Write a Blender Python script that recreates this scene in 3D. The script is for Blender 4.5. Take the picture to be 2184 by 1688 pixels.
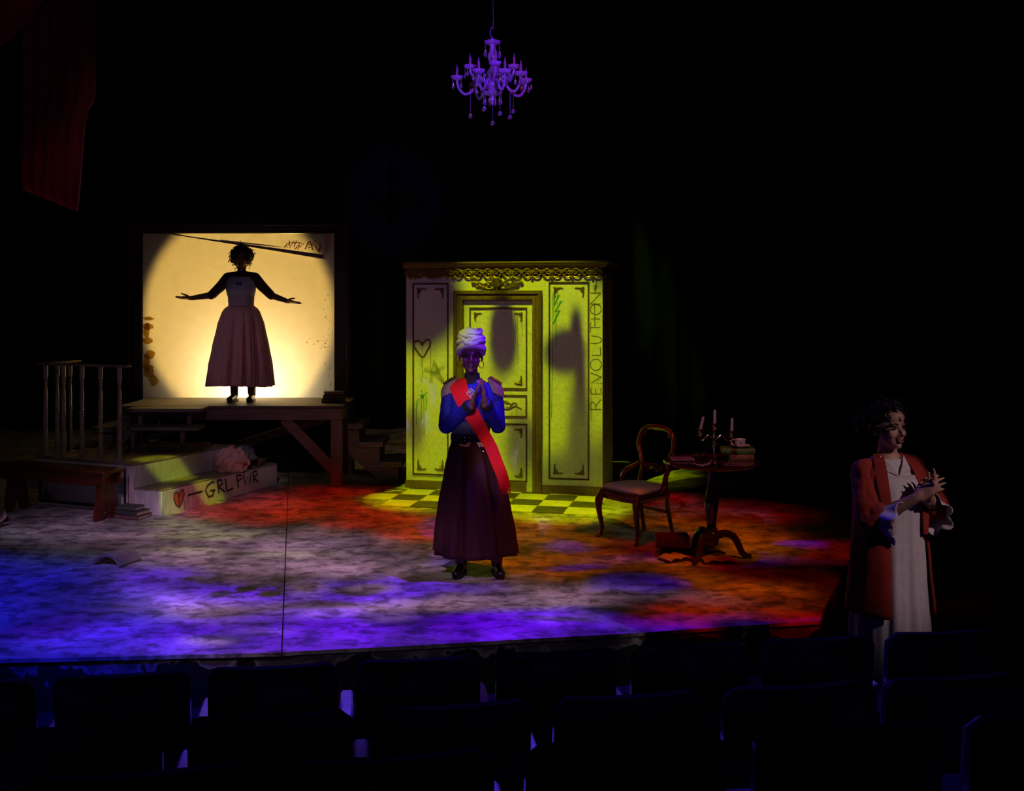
import bpy, bmesh, math, random
from mathutils import Vector, Matrix, Quaternion
import numpy as np

for _o in list(bpy.data.objects):
    bpy.data.objects.remove(_o, do_unlink=True)
SC = bpy.context.scene
COL = SC.collection
PI = math.pi

# ------------------------------------------------------------------ camera
F = 2270.0            # focal length in pixels of the 2184 px wide frame
HOR = 640.0           # horizon row
CAMZ = 2.0            # eye height above the stage floor
cam_d = bpy.data.cameras.new('camera')
cam = bpy.data.objects.new('camera', cam_d)
COL.objects.link(cam)
cam.location = (0, 0, CAMZ)
cam.rotation_euler = (PI/2, 0, 0)
cam_d.sensor_fit = 'HORIZONTAL'
cam_d.sensor_width = 36.0
cam_d.lens = 36.0*F/2184.0
cam_d.shift_y = (HOR-844.0)/2184.0
cam_d.clip_start = 0.05
cam_d.clip_end = 100
SC.camera = cam

def P(px, py, D):                     # photo pixel at a known depth -> place in the hall
    return Vector(((px-1092)*D/F, D, CAMZ-(py-HOR)*D/F))
def G(px, py, z=0.0):                 # photo pixel on a horizontal surface of height z
    D = (CAMZ-z)*F/(py-HOR)
    return Vector(((px-1092)*D/F, D, z))

# ------------------------------------------------------------------ world / exposure
W = bpy.data.worlds.new('dark_hall')
SC.world = W
W.use_nodes = True
W.node_tree.nodes['Background'].inputs[0].default_value = (0.35, 0.30, 0.45, 1)
W.node_tree.nodes['Background'].inputs[1].default_value = 0.0004
vs = SC.view_settings
vs.view_transform = 'Standard'
vs.look = 'None'
vs.exposure = 0.0
vs.gamma = 1.0
vs.use_curve_mapping = False

# ------------------------------------------------------------------ stage lanterns
def look_mat(loc, tgt):
    return (Vector(tgt)-Vector(loc)).to_track_quat('-Z', 'Y').to_matrix()

def gobo_spot(name, loc, tgt, cone, color, power, lit=None, dark=None, blend=0.3, radius=0.03,
              warp=0.0, wscale=6.0, grain=0.0, gscale=12.0, gain=1.0, lit2=None):
    """A profile lantern with a metal gobo: lit/dark are (centre, half axis 1, half axis 2, softness[, weight]) in hall space."""
    ld = bpy.data.lights.new(name, 'SPOT')
    ob = bpy.data.objects.new(name, ld)
    COL.objects.link(ob)
    R = look_mat(loc, tgt)
    ob.matrix_world = Matrix.Translation(loc) @ R.to_4x4()
    ld.spot_size = math.radians(cone)
    ld.spot_blend = blend
    ld.shadow_soft_size = radius
    ld.energy = power
    ld.color = color
    if not (lit or dark or grain):
        return ob
    ld.use_nodes = True
    nt = ld.node_tree
    N, L = nt.nodes, nt.links
    N.clear()
    out = N.new('ShaderNodeOutputLight')
    em = N.new('ShaderNodeEmission')
    em.inputs[0].default_value = (1, 1, 1, 1)
    L.new(em.outputs[0], out.inputs[0])
    tc = N.new('ShaderNodeTexCoord')
    sp = N.new('ShaderNodeSeparateXYZ')
    L.new(tc.outputs['Normal'], sp.inputs[0])
    def math_(op, a, b=None, c=None, clamp=False):
        n = N.new('ShaderNodeMath'); n.operation = op; n.use_clamp = clamp
        for i, v in enumerate((a, b, c)):
            if v is None: continue
            if isinstance(v, (int, float)): n.inputs[i].default_value = v
            else: L.new(v, n.inputs[i])
        return n.outputs[0]
    u = math_('DIVIDE', sp.outputs[0], sp.outputs[2])
    v = math_('DIVIDE', sp.outputs[1], sp.outputs[2])
    cx = N.new('ShaderNodeCombineXYZ')
    L.new(u, cx.inputs[0]); L.new(v, cx.inputs[1])
    uv0 = cx.outputs[0]
    uv = uv0
    if warp:
        nz = N.new('ShaderNodeTexNoise')
        nz.inputs['Scale'].default_value = wscale
        nz.inputs['Detail'].default_value = 2.0
        L.new(uv0, nz.inputs['Vector'])
        s1 = N.new('ShaderNodeVectorMath'); s1.operation = 'SUBTRACT'
        L.new(nz.outputs['Color'], s1.inputs[0]); s1.inputs[1].default_value = (.5, .5, .5)
        s2 = N.new('ShaderNodeVectorMath'); s2.operation = 'SCALE'
        L.new(s1.outputs[0], s2.inputs[0]); s2.inputs['Scale'].default_value = warp
        s3 = N.new('ShaderNodeVectorMath'); s3.operation = 'ADD'
        L.new(uv0, s3.inputs[0]); L.new(s2.outputs[0], s3.inputs[1])
        uv = s3.outputs[0]
    RT = R.transposed()
    def uvof(p):
        l = RT @ (Vector(p)-Vector(loc))
        return np.array([l.x/l.z, l.y/l.z])
    def blob(b):
        c, a1, a2, soft = b[:4]
        wt = b[4] if len(b) > 4 else 1.0
        c = Vector(c); a1 = Vector(a1); a2 = Vector(a2)
        uc = uvof(c)
        e1 = (uvof(c+a1)-uvof(c-a1))/2
        e2 = (uvof(c+a2)-uvof(c-a2))/2
        inv = np.linalg.inv(np.array([e1, e2]).T)
        sb = N.new('ShaderNodeVectorMath'); sb.operation = 'SUBTRACT'
        L.new(uv, sb.inputs[0]); sb.inputs[1].default_value = (uc[0], uc[1], 0)
        d = []
        for k in range(2):
            dn = N.new('ShaderNodeVectorMath'); dn.operation = 'DOT_PRODUCT'
            L.new(sb.outputs[0], dn.inputs[0]); dn.inputs[1].default_value = (inv[k][0], inv[k][1], 0)
            d.append(dn.outputs['Value'])
        cb = N.new('ShaderNodeCombineXYZ'); L.new(d[0], cb.inputs[0]); L.new(d[1], cb.inputs[1])
        ln = N.new('ShaderNodeVectorMath'); ln.operation = 'LENGTH'; L.new(cb.outputs[0], ln.inputs[0])
        mr = N.new('ShaderNodeMapRange'); mr.interpolation_type = 'SMOOTHSTEP'
        mr.inputs['From Min'].default_value = 1-soft; mr.inputs['From Max'].default_value = 1+soft
        mr.inputs['To Min'].default_value = wt; mr.inputs['To Max'].default_value = 0
        L.new(ln.outputs['Value'], mr.inputs['Value'])
        return mr.outputs[0]
    val = None
    for b in (lit or []):
        o = blob(b)
        val = o if val is None else math_('MAXIMUM', val, o)
    if val is None:
        val = math_('ADD', 1.0, 0.0)
    for b in (dark or []):
        o = blob(b)
        inv_ = math_('SUBTRACT', 1.0, o, clamp=True)
        val = math_('MULTIPLY', val, inv_)
    for b in (lit2 or []):
        val = math_('MAXIMUM', val, blob(b))
    if grain:
        nz = N.new('ShaderNodeTexNoise')
        nz.inputs['Scale'].default_value = gscale
        nz.inputs['Detail'].default_value = 3.0
        nz.inputs['Roughness'].default_value = 0.55
        L.new(uv, nz.inputs['Vector'])
        mr = N.new('ShaderNodeMapRange'); mr.interpolation_type = 'SMOOTHSTEP'
        mr.inputs['From Min'].default_value = 0.40; mr.inputs['From Max'].default_value = 0.58
        mr.inputs['To Min'].default_value = 1-grain; mr.inputs['To Max'].default_value = 1
        L.new(nz.outputs[0], mr.inputs['Value'])
        val = math_('MULTIPLY', val, mr.outputs[0])
    if gain != 1.0:
        val = math_('MULTIPLY', val, gain)
    L.new(val, em.inputs[1])
    return ob

def on_floor(px, py, rx, ry, soft=0.3, wt=1.0, z=0.0):
    """ellipse on a level surface whose outline in the photo has half sizes rx, ry"""
    c = G(px, py, z)
    a1 = G(px+rx, py, z)-c
    a2 = (G(px, py-ry, z)-G(px, py+ry, z))/2
    return (c, a1, a2, soft, wt)
# wall of the door flat: left foot, direction along it, direction out of it
WA = Vector((0.977, -0.215, 0)).normalized()
WB = Vector((0.215, 0.977, 0)).normalized()
W0 = Vector((-1.12, 11.28, 0))
def wall_px(px, py, off=0.0):
    """photo pixel -> (u, z) on the plane of the door flat, moved `off` towards the hall"""
    k = (px-1092)/F
    o = W0-WB*off
    u = (k*o.y-o.x)/(WA.x-k*WA.y)
    D = o.y+WA.y*u
    return u, CAMZ-(py-HOR)*D/F
def on_wall(px, py, rx, ry, soft=0.3, wt=1.0):
    u, z = wall_px(px, py)
    s = F/(W0.y+WA.y*u)
    return (W0+WA*u+Vector((0, 0, z)), WA*(rx/s), Vector((0, 0, ry/s)), soft, wt)

GREEN = (0.52, 0.66, 0.0)
VIOLET = (0.13, 0.001, 1.0)
BLUE = (0.012, 0.012, 1.0)
RED = (1.0, 0.0, 0.0)
AMBER = (1.0, 0.165, 0.0)
def vert(px, py, D, rx, rz_, soft=.3, wt=1.0, ang=0.0):
    """upright ellipse facing the seats at depth D, half sizes in photo pixels, leaning by ang degrees"""
    k = D/F; a = math.radians(ang)
    return (P(px, py, D), Vector((rx*k*math.cos(a), 0, rx*k*math.sin(a))), Vector((-rz_*k*math.sin(a), 0, rz_*k*math.cos(a))), soft, wt)

WALL_DARK = [(890, 636, 98, 108, .25, 1), (880, 566, 122, 28, .2, 1), (1071, 712, 31, 84, .28, 1),
    (1205, 752, 46, 50, .3, 1), (1230, 705, 15, 50, .5, 1), (1240, 800, 12, 80, .5, 1), (1234, 930, 26, 140, .5, .9),
    (1112, 945, 36, 64, .45, .9), (884, 918, 22, 48, .6, .85), (1212, 1015, 70, 60, .5, .9), (1290, 1000, 30, 80, .5, .8)]
VIO_LIT = [(700, 1350, 520, 50, .35, 1), (1130, 1338, 330, 36, .3, 1), (700, 1262, 330, 28, .4, .9), (250, 1345, 170, 50, .6, .4),
    (400, 1240, 140, 26, .5, .8), (900, 1232, 90, 14, .5, .8)]
VIO_DARK = [(480, 1308, 90, 16, .6, .95), (782, 1258, 68, 13, .35, .95), (985, 1283, 90, 22, .45, .95),
    (690, 1300, 80, 10, .6, .8), (560, 1245, 70, 9, .6, .8), (445, 1366, 60, 12, .5, .9), (1120, 1262, 70, 18, .5, .9), (650, 1250, 40, 30, .6, .7),
    (1200, 1322, 100, 6, .5, .65), (300, 1292, 50, 12, .6, .7), (820, 1318, 50, 8, .6, .6), (560, 1340, 60, 8, .6, .5)]
def scaled(lst, k, fn): return [fn(a, b, c, d, e, f*k) for a, b, c, d, e, f in lst]
SEAT_SHADE = (P(1350, 1035, 8.95), Vector((.30, 0, 0)), Vector((0, .28, 0)), .3, .95)
TOP_SHADE = (P(1517, 985, 8.25), Vector((.42, 0, 0)), Vector((0, .40, 0)), .2, .8)

# green lantern on the door flat
gobo_spot('green_wall_lantern', (-1.7, 6.4, 7.6), (0, 11, 1.2), 56, GREEN, 3300,
    lit=[on_wall(1080, 800, 290, 300, .12), on_floor(905, 1064, 118, 26, .3, 1.1), on_floor(1200, 1082, 140, 32, .3, 1.5),
         (P(990, 706, 7.7), Vector((.10, 0, 0)), Vector((0, .09, 0)), .4, .35)],
    dark=[on_wall(757, 650, 108, 430, .03), on_wall(1420, 900, 112, 260, .04, .92)]+scaled(WALL_DARK, 1, on_wall),
    radius=0.02, warp=.012, wscale=16)
# green on the masking drape behind the chair
gobo_spot('green_drape_lantern', (-1.0, 6.0, 7.6), (1.6, 12.7, 1.6), 40, (0.35, 0.75, 0.03), 2200,
    lit=[vert(1370, 610, 12.7, 24, 130, .5, .9, 4), vert(1415, 640, 12.7, 30, 70, .6, .5), vert(1455, 800, 12.7, 36, 190, .6, .55, 9), vert(1360, 930, 12.9, 36, 70, .6, .3)],
    warp=.02, wscale=12, radius=0.02)
# same green through another lantern: steps and floor on the left
gobo_spot('green_floor_lantern', (-2.9, 3.0, 6.8), (-2.8, 9.6, 0.2), 36, (0.56, 0.70, 0.01), 3400,
    lit=[vert(345, 990, 10.35, 58, 46, .28, 1.0), vert(362, 1075, 9.95, 17, 40, .4, 1.0), vert(437, 1035, 10.35, 21, 34, .4, 1.0),
         on_floor(390, 1118, 90, 12, .7, .30), on_floor(450, 1142, 110, 10, .7, .36), on_floor(400, 1172, 90, 9, .7, .24), on_floor(570, 1182, 150, 9, .7, .20)],
    warp=0.02, wscale=14, radius=0.02)
# violet wash over the front of the stage
gobo_spot('violet_top_lantern', (1.8, 7.3, 7.7), (-0.9, 6.9, 0), 92, VIOLET, 4500,
    lit=scaled(VIO_LIT, 1, on_floor)+[
         on_floor(1345, 1242, 82, 19, .4, .30), on_floor(1225, 1207, 70, 6, .6, .22), on_floor(1215, 1168, 60, 9, .6, .16),
         on_floor(1500, 1195, 220, 10, .7, .06), on_floor(1000, 1185, 40, 8, .6, .6), on_floor(1730, 1160, 40, 8, .6, .22), on_floor(1500, 1330, 220, 20, .6, .22), on_floor(960, 1160, 30, 60, .5, .2)],
    dark=scaled(VIO_DARK, 1, on_floor),
    warp=0.10, wscale=9, grain=.55, gscale=9, radius=0.02)
gobo_spot('blue_side_lantern', (-5.5, 3.0, 6.0), (-2.6, 7.0, 0), 50, BLUE, 3600,
    lit=[on_floor(90, 1320, 300, 110, .6), on_floor(30, 1230, 260, 40, .7, .6)], warp=0.06, wscale=9, grain=.6, gscale=7)
gobo_spot('teal_side_lantern', (-5.0, 2.5, 6.2), (-4.0, 8.6, 0), 40, (0.22, 0.30, 0.46), 600,
    lit=[on_floor(120, 1150, 280, 50, .6)], warp=0.06, wscale=9, grain=.85, gscale=11)
# red patches
gobo_spot('red_high_lantern', (-0.6, 6.2, 7.7), (-0.6, 9.8, 0), 62, RED, 1500,
    lit=[on_floor(540, 1092, 150, 24, .4), on_floor(720, 1074, 200, 32, .4), on_floor(800, 1112, 130, 20, .4), on_floor(890, 1138, 80, 14, .5),
         on_floor(1390, 1066, 90, 14, .5, .6), on_floor(1560, 1100, 150, 26, .5, .45), on_floor(1480, 1160, 220, 30, .6, .35), on_floor(1100, 1110, 120, 20, .7, .3), on_floor(2080, 1213, 130, 20, .6, .35), on_floor(1760, 1180, 160, 22, .6, .3)],
    dark=[SEAT_SHADE, TOP_SHADE, on_floor(740, 1066, 90, 8, .8, .45)],
    warp=0.06, wscale=9, radius=0.02)
gobo_spot('red_front_lantern', (3.5, 2.0, 6.5), (1.3, 7.2, 0), 46, RED, 1000,
    lit=[on_floor(1560, 1318, 200, 28, .35), on_floor(1470, 1290, 110, 14, .5, .8), on_floor(1640, 1260, 140, 44, .6, .5), on_floor(1220, 1200, 140, 26, .6, .35),
         on_floor(1480, 1210, 120, 16, .6, .5)],
    dark=[(P(1890, 900, 5.5), Vector((.2, 0, 0)), Vector((0, 0, .25)), .4, 1.0)], warp=0.05, wscale=9, radius=0.02)
# amber wash at the right
gobo_spot('amber_lantern', (4.2, 4.4, 7.2), (0.9, 8.8, 0), 54, AMBER, 1750,
    lit=[on_floor(1330, 1165, 340, 78, .35), on_floor(1580, 1275, 150, 34, .6, .7), on_floor(960, 1180, 190, 44, .6, .6), on_floor(690, 1140, 90, 9, .6, .25), on_floor(1150, 1085, 190, 26, .5, .5)],
    dark=[on_floor(1345, 1245, 110, 28, .4), SEAT_SHADE, TOP_SHADE, on_floor(1620, 1212, 150, 24, .5), on_floor(1200, 1168, 90, 12, .6, .6), on_floor(1250, 1212, 110, 8, .5, .8), on_floor(1430, 1135, 110, 8, .6, .6)],
    warp=0.05, wscale=8, grain=.65, gscale=10, radius=0.02)
# pale lavender front fill, shuttered to the set pieces and the players
gobo_spot('lavender_fill_lantern', (-0.8, -1.0, 6.4), (-0.8, 9.5, 0.6), 60, (0.74, 0.52, 0.80), 215, blend=.8, radius=.08,
    lit=[on_wall(1085, 800, 224, 600, .02, .35), vert(510, 690, 12.3, 250, 235, .12), on_floor(700, 1380, 700, 30, .4, .8), vert(1400, 1010, 8.8, 150, 130, .4, 1.5), vert(410, 1030, 10.2, 210, 90, .3, 2.2), vert(520, 975, 11.1, 75, 52, .4, 4.0), vert(350, 905, 11.1, 95, 45, .3, 1.3), vert(580, 915, 11.35, 170, 70, .3, .7), vert(790, 950, 11.6, 70, 70, .4, .6), vert(1530, 930, 8.1, 90, 70, .3, 2.5), vert(150, 930, 10.3, 160, 190, .3, .8), vert(1015, 980, 7.7, 120, 300, .3, .6)]
        +scaled(WALL_DARK, 1, on_wall), grain=.15, gscale=5)
gobo_spot('rose_fill_lantern', (-2.5, 1.0, 6.4), (-1.8, 8.0, 0.0), 48, (0.92, 0.48, 0.90), 3000, blend=.8, radius=.05,
    lit=[on_floor(640, 1270, 420, 100, .5), on_floor(560, 1180, 300, 50, .6, .85), on_floor(280, 1125, 260, 40, .6, .55), on_floor(1150, 1290, 200, 40, .6, .7), on_floor(1480, 1285, 140, 14, .6, .5)],
    dark=scaled(VIO_LIT, 1.0, on_floor)+[on_floor(680, 1085, 290, 34, .5, .9), on_floor(860, 1130, 130, 20, .5, .8), on_floor(60, 1290, 260, 110, .6, .9)],
    lit2=scaled(VIO_DARK, .6, on_floor), warp=.06, wscale=9, grain=.35, gscale=9)
# front of house specials
gobo_spot('violet_special', (1.6, -1.5, 3.6), (-.2, 7.6, 2.4), 40, (0.20, 0.02, 1.0), 4200,
    lit=[vert(1052, 160, 7.5, 105, 120, .3, 1.0), vert(1028, 722, 7.7, 22, 30, .4, .22), vert(1004, 770, 7.7, 26, 34, .4, .60), vert(1020, 850, 7.6, 64, 50, .5, .18)], radius=.03)
gobo_spot('chandelier_white_special', (-1.5, -1.5, 3.4), (-.1, 7.5, 3.5), 20, (0.85, 0.72, 0.72), 90, lit=[vert(1050, 170, 7.5, 110, 120, .3)], radius=.03)
gobo_spot('rose_special', (4.9, 1.9, 4.0), (1.95, 5.5, .8), 40, (0.88, 0.60, 0.64), 330, lit=[vert(1905, 1100, 5.4, 120, 270, .4)], radius=.05)
# blue back light across the house seats
gobo_spot('blue_back_lantern', (-1.5, 9.5, 7.6), (0.2, 4.0, .4), 70, (0.07, 0.03, 1.0), 7000, blend=.6, radius=.05,
    lit=[(Vector((0, 3.6, .6)), Vector((3.2, .45, 0)), Vector((0, 1.5, 0)), .3)], grain=.92, gscale=9)
# faint blue on the red drape, red low light on its hem
gobo_spot('drape_red_lantern', (-2.4, 2.5, 2.2), (-3.4, 8.0, 3.2), 40, (1.0, .12, .10), 40, lit=[vert(130, 400, 8, 90, 120, .6, 1.0), vert(100, 150, 8, 140, 260, .6, .25)], radius=.05)
gobo_spot('added_side_light', (-6.8, 6.2, 3.4), (-2.98, 11.7, 1.5), 26, (0.80, 0.55, 0.62), 130, lit=[vert(512, 740, 11.75, 80, 115, .3)], radius=.04)  # side light added to bring out the skirt folds on the platform
gobo_spot('player_key_lantern', (-1.6, -0.8, 5.2), (-.25, 7.7, 1.2), 20, (0.95, 0.74, 0.90), 1700, blend=.4, radius=.04,
    lit=[vert(1000, 850, 7.65, 60, 62, .3, 1.0), vert(1050, 970, 7.55, 34, 70, .4, .8), vert(990, 722, 7.7, 30, 26, .4, .45)])
# lamp behind the muslin screen, and the low lamp at its foot
c_ = P(510, 678, 12.36)
gobo_spot('screen_back_lantern', (-3.2, 15.7, 1.6), c_, 60, (1.0, .66, .15), 740,
    lit=[(c_, Vector((1.10, 0, 0)), Vector((0, 0, 1.23)), .07)], radius=.03, blend=.1)
gobo_spot('screen_foot_lamp', (-3.05, 12.82, .97), (-3.05, 12.3, 1.06), 150, (1.0, .84, .50), 75, blend=.5, radius=.05)
# ------------------------------------------------------------------ materials
MATS = {}
def mat(name, color, rough=0.55, metal=0.0, var=0.25, scale=14.0, bump=0.15, stretch=(1, 1, 1), color2=None, spec=0.5,
        detail=5.0, coat=0.0, trans=0.0, ior=1.45, sub=0.0, bdist=0.01, sheen=0.0):
    if name in MATS: return MATS[name]
    m = bpy.data.materials.new(name)
    m.use_nodes = True
    nt = m.node_tree
    N, L = nt.nodes, nt.links
    b = N['Principled BSDF']
    b.inputs['Roughness'].default_value = rough
    b.inputs['Metallic'].default_value = metal
    b.inputs['Specular IOR Level'].default_value = spec
    b.inputs['IOR'].default_value = ior
    b.inputs['Coat Weight'].default_value = coat
    b.inputs['Transmission Weight'].default_value = trans
    if sheen: b.inputs['Sheen Weight'].default_value = sheen
    if sub:
        b.inputs['Subsurface Weight'].default_value = sub
        b.inputs['Subsurface Radius'].default_value = (0.02, 0.008, 0.005)
        b.inputs['Subsurface Scale'].default_value = 0.4
    tc = N.new('ShaderNodeTexCoord')
    mp = N.new('ShaderNodeMapping')
    mp.inputs['Scale'].default_value = stretch
    L.new(tc.outputs['Object'], mp.inputs[0])
    nz = N.new('ShaderNodeTexNoise')
    nz.inputs['Scale'].default_value = scale
    nz.inputs['Detail'].default_value = detail
    L.new(mp.outputs[0], nz.inputs['Vector'])
    cr = N.new('ShaderNodeValToRGB')
    c = color
    c2 = color2 if color2 else tuple(x*(1-var) for x in c)
    cr.color_ramp.elements[0].position = 0.32
    cr.color_ramp.elements[1].position = 0.68
    cr.color_ramp.elements[0].color = (*c2, 1)
    cr.color_ramp.elements[1].color = (*c, 1)
    L.new(nz.outputs[0], cr.inputs[0])
    L.new(cr.outputs[0], b.inputs['Base Color'])
    if bump:
        bp = N.new('ShaderNodeBump')
        bp.inputs['Strength'].default_value = bump
        bp.inputs['Distance'].default_value = bdist
        L.new(nz.outputs[0], bp.inputs['Height'])
        L.new(bp.outputs[0], b.inputs['Normal'])
    MATS[name] = m
    return m

def floor_mat():
    m = bpy.data.materials.new('mottled_floor_paint')
    m.use_nodes = True
    nt = m.node_tree; N, L = nt.nodes, nt.links
    b = N['Principled BSDF']
    b.inputs['Roughness'].default_value = 0.55
    b.inputs['Specular IOR Level'].default_value = 0.35
    tc = N.new('ShaderNodeTexCoord')
    def noise(scale, detail, rough, sx=1, sy=1, dist=0.0):
        mp = N.new('ShaderNodeMapping'); mp.inputs['Scale'].default_value = (sx, sy, 1)
        L.new(tc.outputs['Object'], mp.inputs[0])
        n = N.new('ShaderNodeTexNoise')
        n.inputs['Scale'].default_value = scale; n.inputs['Detail'].default_value = detail
        n.inputs['Roughness'].default_value = rough; n.inputs['Distortion'].default_value = dist
        L.new(mp.outputs[0], n.inputs['Vector'])
        return n.outputs[0]
    def ramp(src, stops):
        r = N.new('ShaderNodeValToRGB')
        r.color_ramp.elements[0].position = stops[0][0]; r.color_ramp.elements[0].color = (*stops[0][1], 1)
        r.color_ramp.elements[1].position = stops[-1][0]; r.color_ramp.elements[1].color = (*stops[-1][1], 1)
        for p_, c_ in stops[1:-1]:
            e = r.color_ramp.elements.new(p_); e.color = (*c_, 1)
        L.new(src, r.inputs[0])
        return r.outputs[0]
    big = ramp(noise(1.6, 4, .6, 1, 1.2, .5), [(.32, (.22, .21, .22)), (.46, (.46, .44, .43)), (.55, (.62, .59, .56)), (.70, (.88, .85, .81))])
    dab = ramp(noise(7.5, 6, .66, .85, 1.15, .25), [(.39, (.22, .215, .225)), (.455, (.52, .51, .52)), (.495, (.80, .79, .79)), (.56, (1, 1, 1))])
    speck = ramp(noise(26, 5, .7, .7, 1.4, .5), [(.34, (.40, .40, .42)), (.46, (.92, .92, .92)), (.60, (1, 1, 1))])
    m0 = N.new('ShaderNodeMix'); m0.data_type = 'RGBA'; m0.blend_type = 'MULTIPLY'; m0.inputs['Factor'].default_value = .85
    L.new(dab, m0.inputs[6]); L.new(speck, m0.inputs[7])
    fine = m0.outputs[2]
    mx = N.new('ShaderNodeMix'); mx.data_type = 'RGBA'; mx.blend_type = 'MULTIPLY'
    mx.inputs['Factor'].default_value = 0.9
    L.new(big, mx.inputs[6]); L.new(fine, mx.inputs[7])
    L.new(mx.outputs[2], b.inputs['Base Color'])
    bp = N.new('ShaderNodeBump'); bp.inputs['Strength'].default_value = .25; bp.inputs['Distance'].default_value = .004
    L.new(noise(60, 4, .6), bp.inputs['Height']); L.new(bp.outputs[0], b.inputs['Normal'])
    return m

def fascia_mat():
    m = bpy.data.materials.new('peeling_fascia_paint')
    m.use_nodes = True
    nt = m.node_tree; N, L = nt.nodes, nt.links
    b = N['Principled BSDF']; b.inputs['Roughness'].default_value = .8
    tc = N.new('ShaderNodeTexCoord')
    n = N.new('ShaderNodeTexNoise'); n.inputs['Scale'].default_value = 4.5; n.inputs['Detail'].default_value = 3
    L.new(tc.outputs['Object'], n.inputs['Vector'])
    n2 = N.new('ShaderNodeTexNoise'); n2.inputs['Scale'].default_value = 22; n2.inputs['Detail'].default_value = 4
    L.new(tc.outputs['Object'], n2.inputs['Vector'])
    sx = N.new('ShaderNodeSeparateXYZ'); L.new(tc.outputs['Object'], sx.inputs[0])
    ad = N.new('ShaderNodeMath'); ad.operation = 'MULTIPLY_ADD'; L.new(sx.outputs[2], ad.inputs[0]); ad.inputs[1].default_value = 1.6; L.new(n.outputs[0], ad.inputs[2])
    r = N.new('ShaderNodeValToRGB')
    for e, (p_, c_) in zip(r.color_ramp.elements, ((.36, (.008, .008, .009)), (.385, (.50, .48, .47)))):
        e.position = p_; e.color = (*c_, 1)
    e = r.color_ramp.elements.new(.45); e.color = (.17, .165, .16, 1)
    L.new(ad.outputs[0], r.inputs[0])
    mx = N.new('ShaderNodeMix'); mx.data_type = 'RGBA'; mx.blend_type = 'MULTIPLY'; mx.inputs['Factor'].default_value = .7
    L.new(r.outputs[0], mx.inputs[6]); L.new(n2.outputs[0], mx.inputs[7])
    L.new(mx.outputs[2], b.inputs['Base Color'])
    return m

def wood(name, c, c2, rough=.45, coat=0.0, axis=0, scale=5.0, bump=.1):
    st = [9, 9, 9]; st[axis] = 0.8
    return mat(name, c, rough=rough, color2=c2, scale=scale, stretch=tuple(st), bump=bump, coat=coat, bdist=.004)

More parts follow.
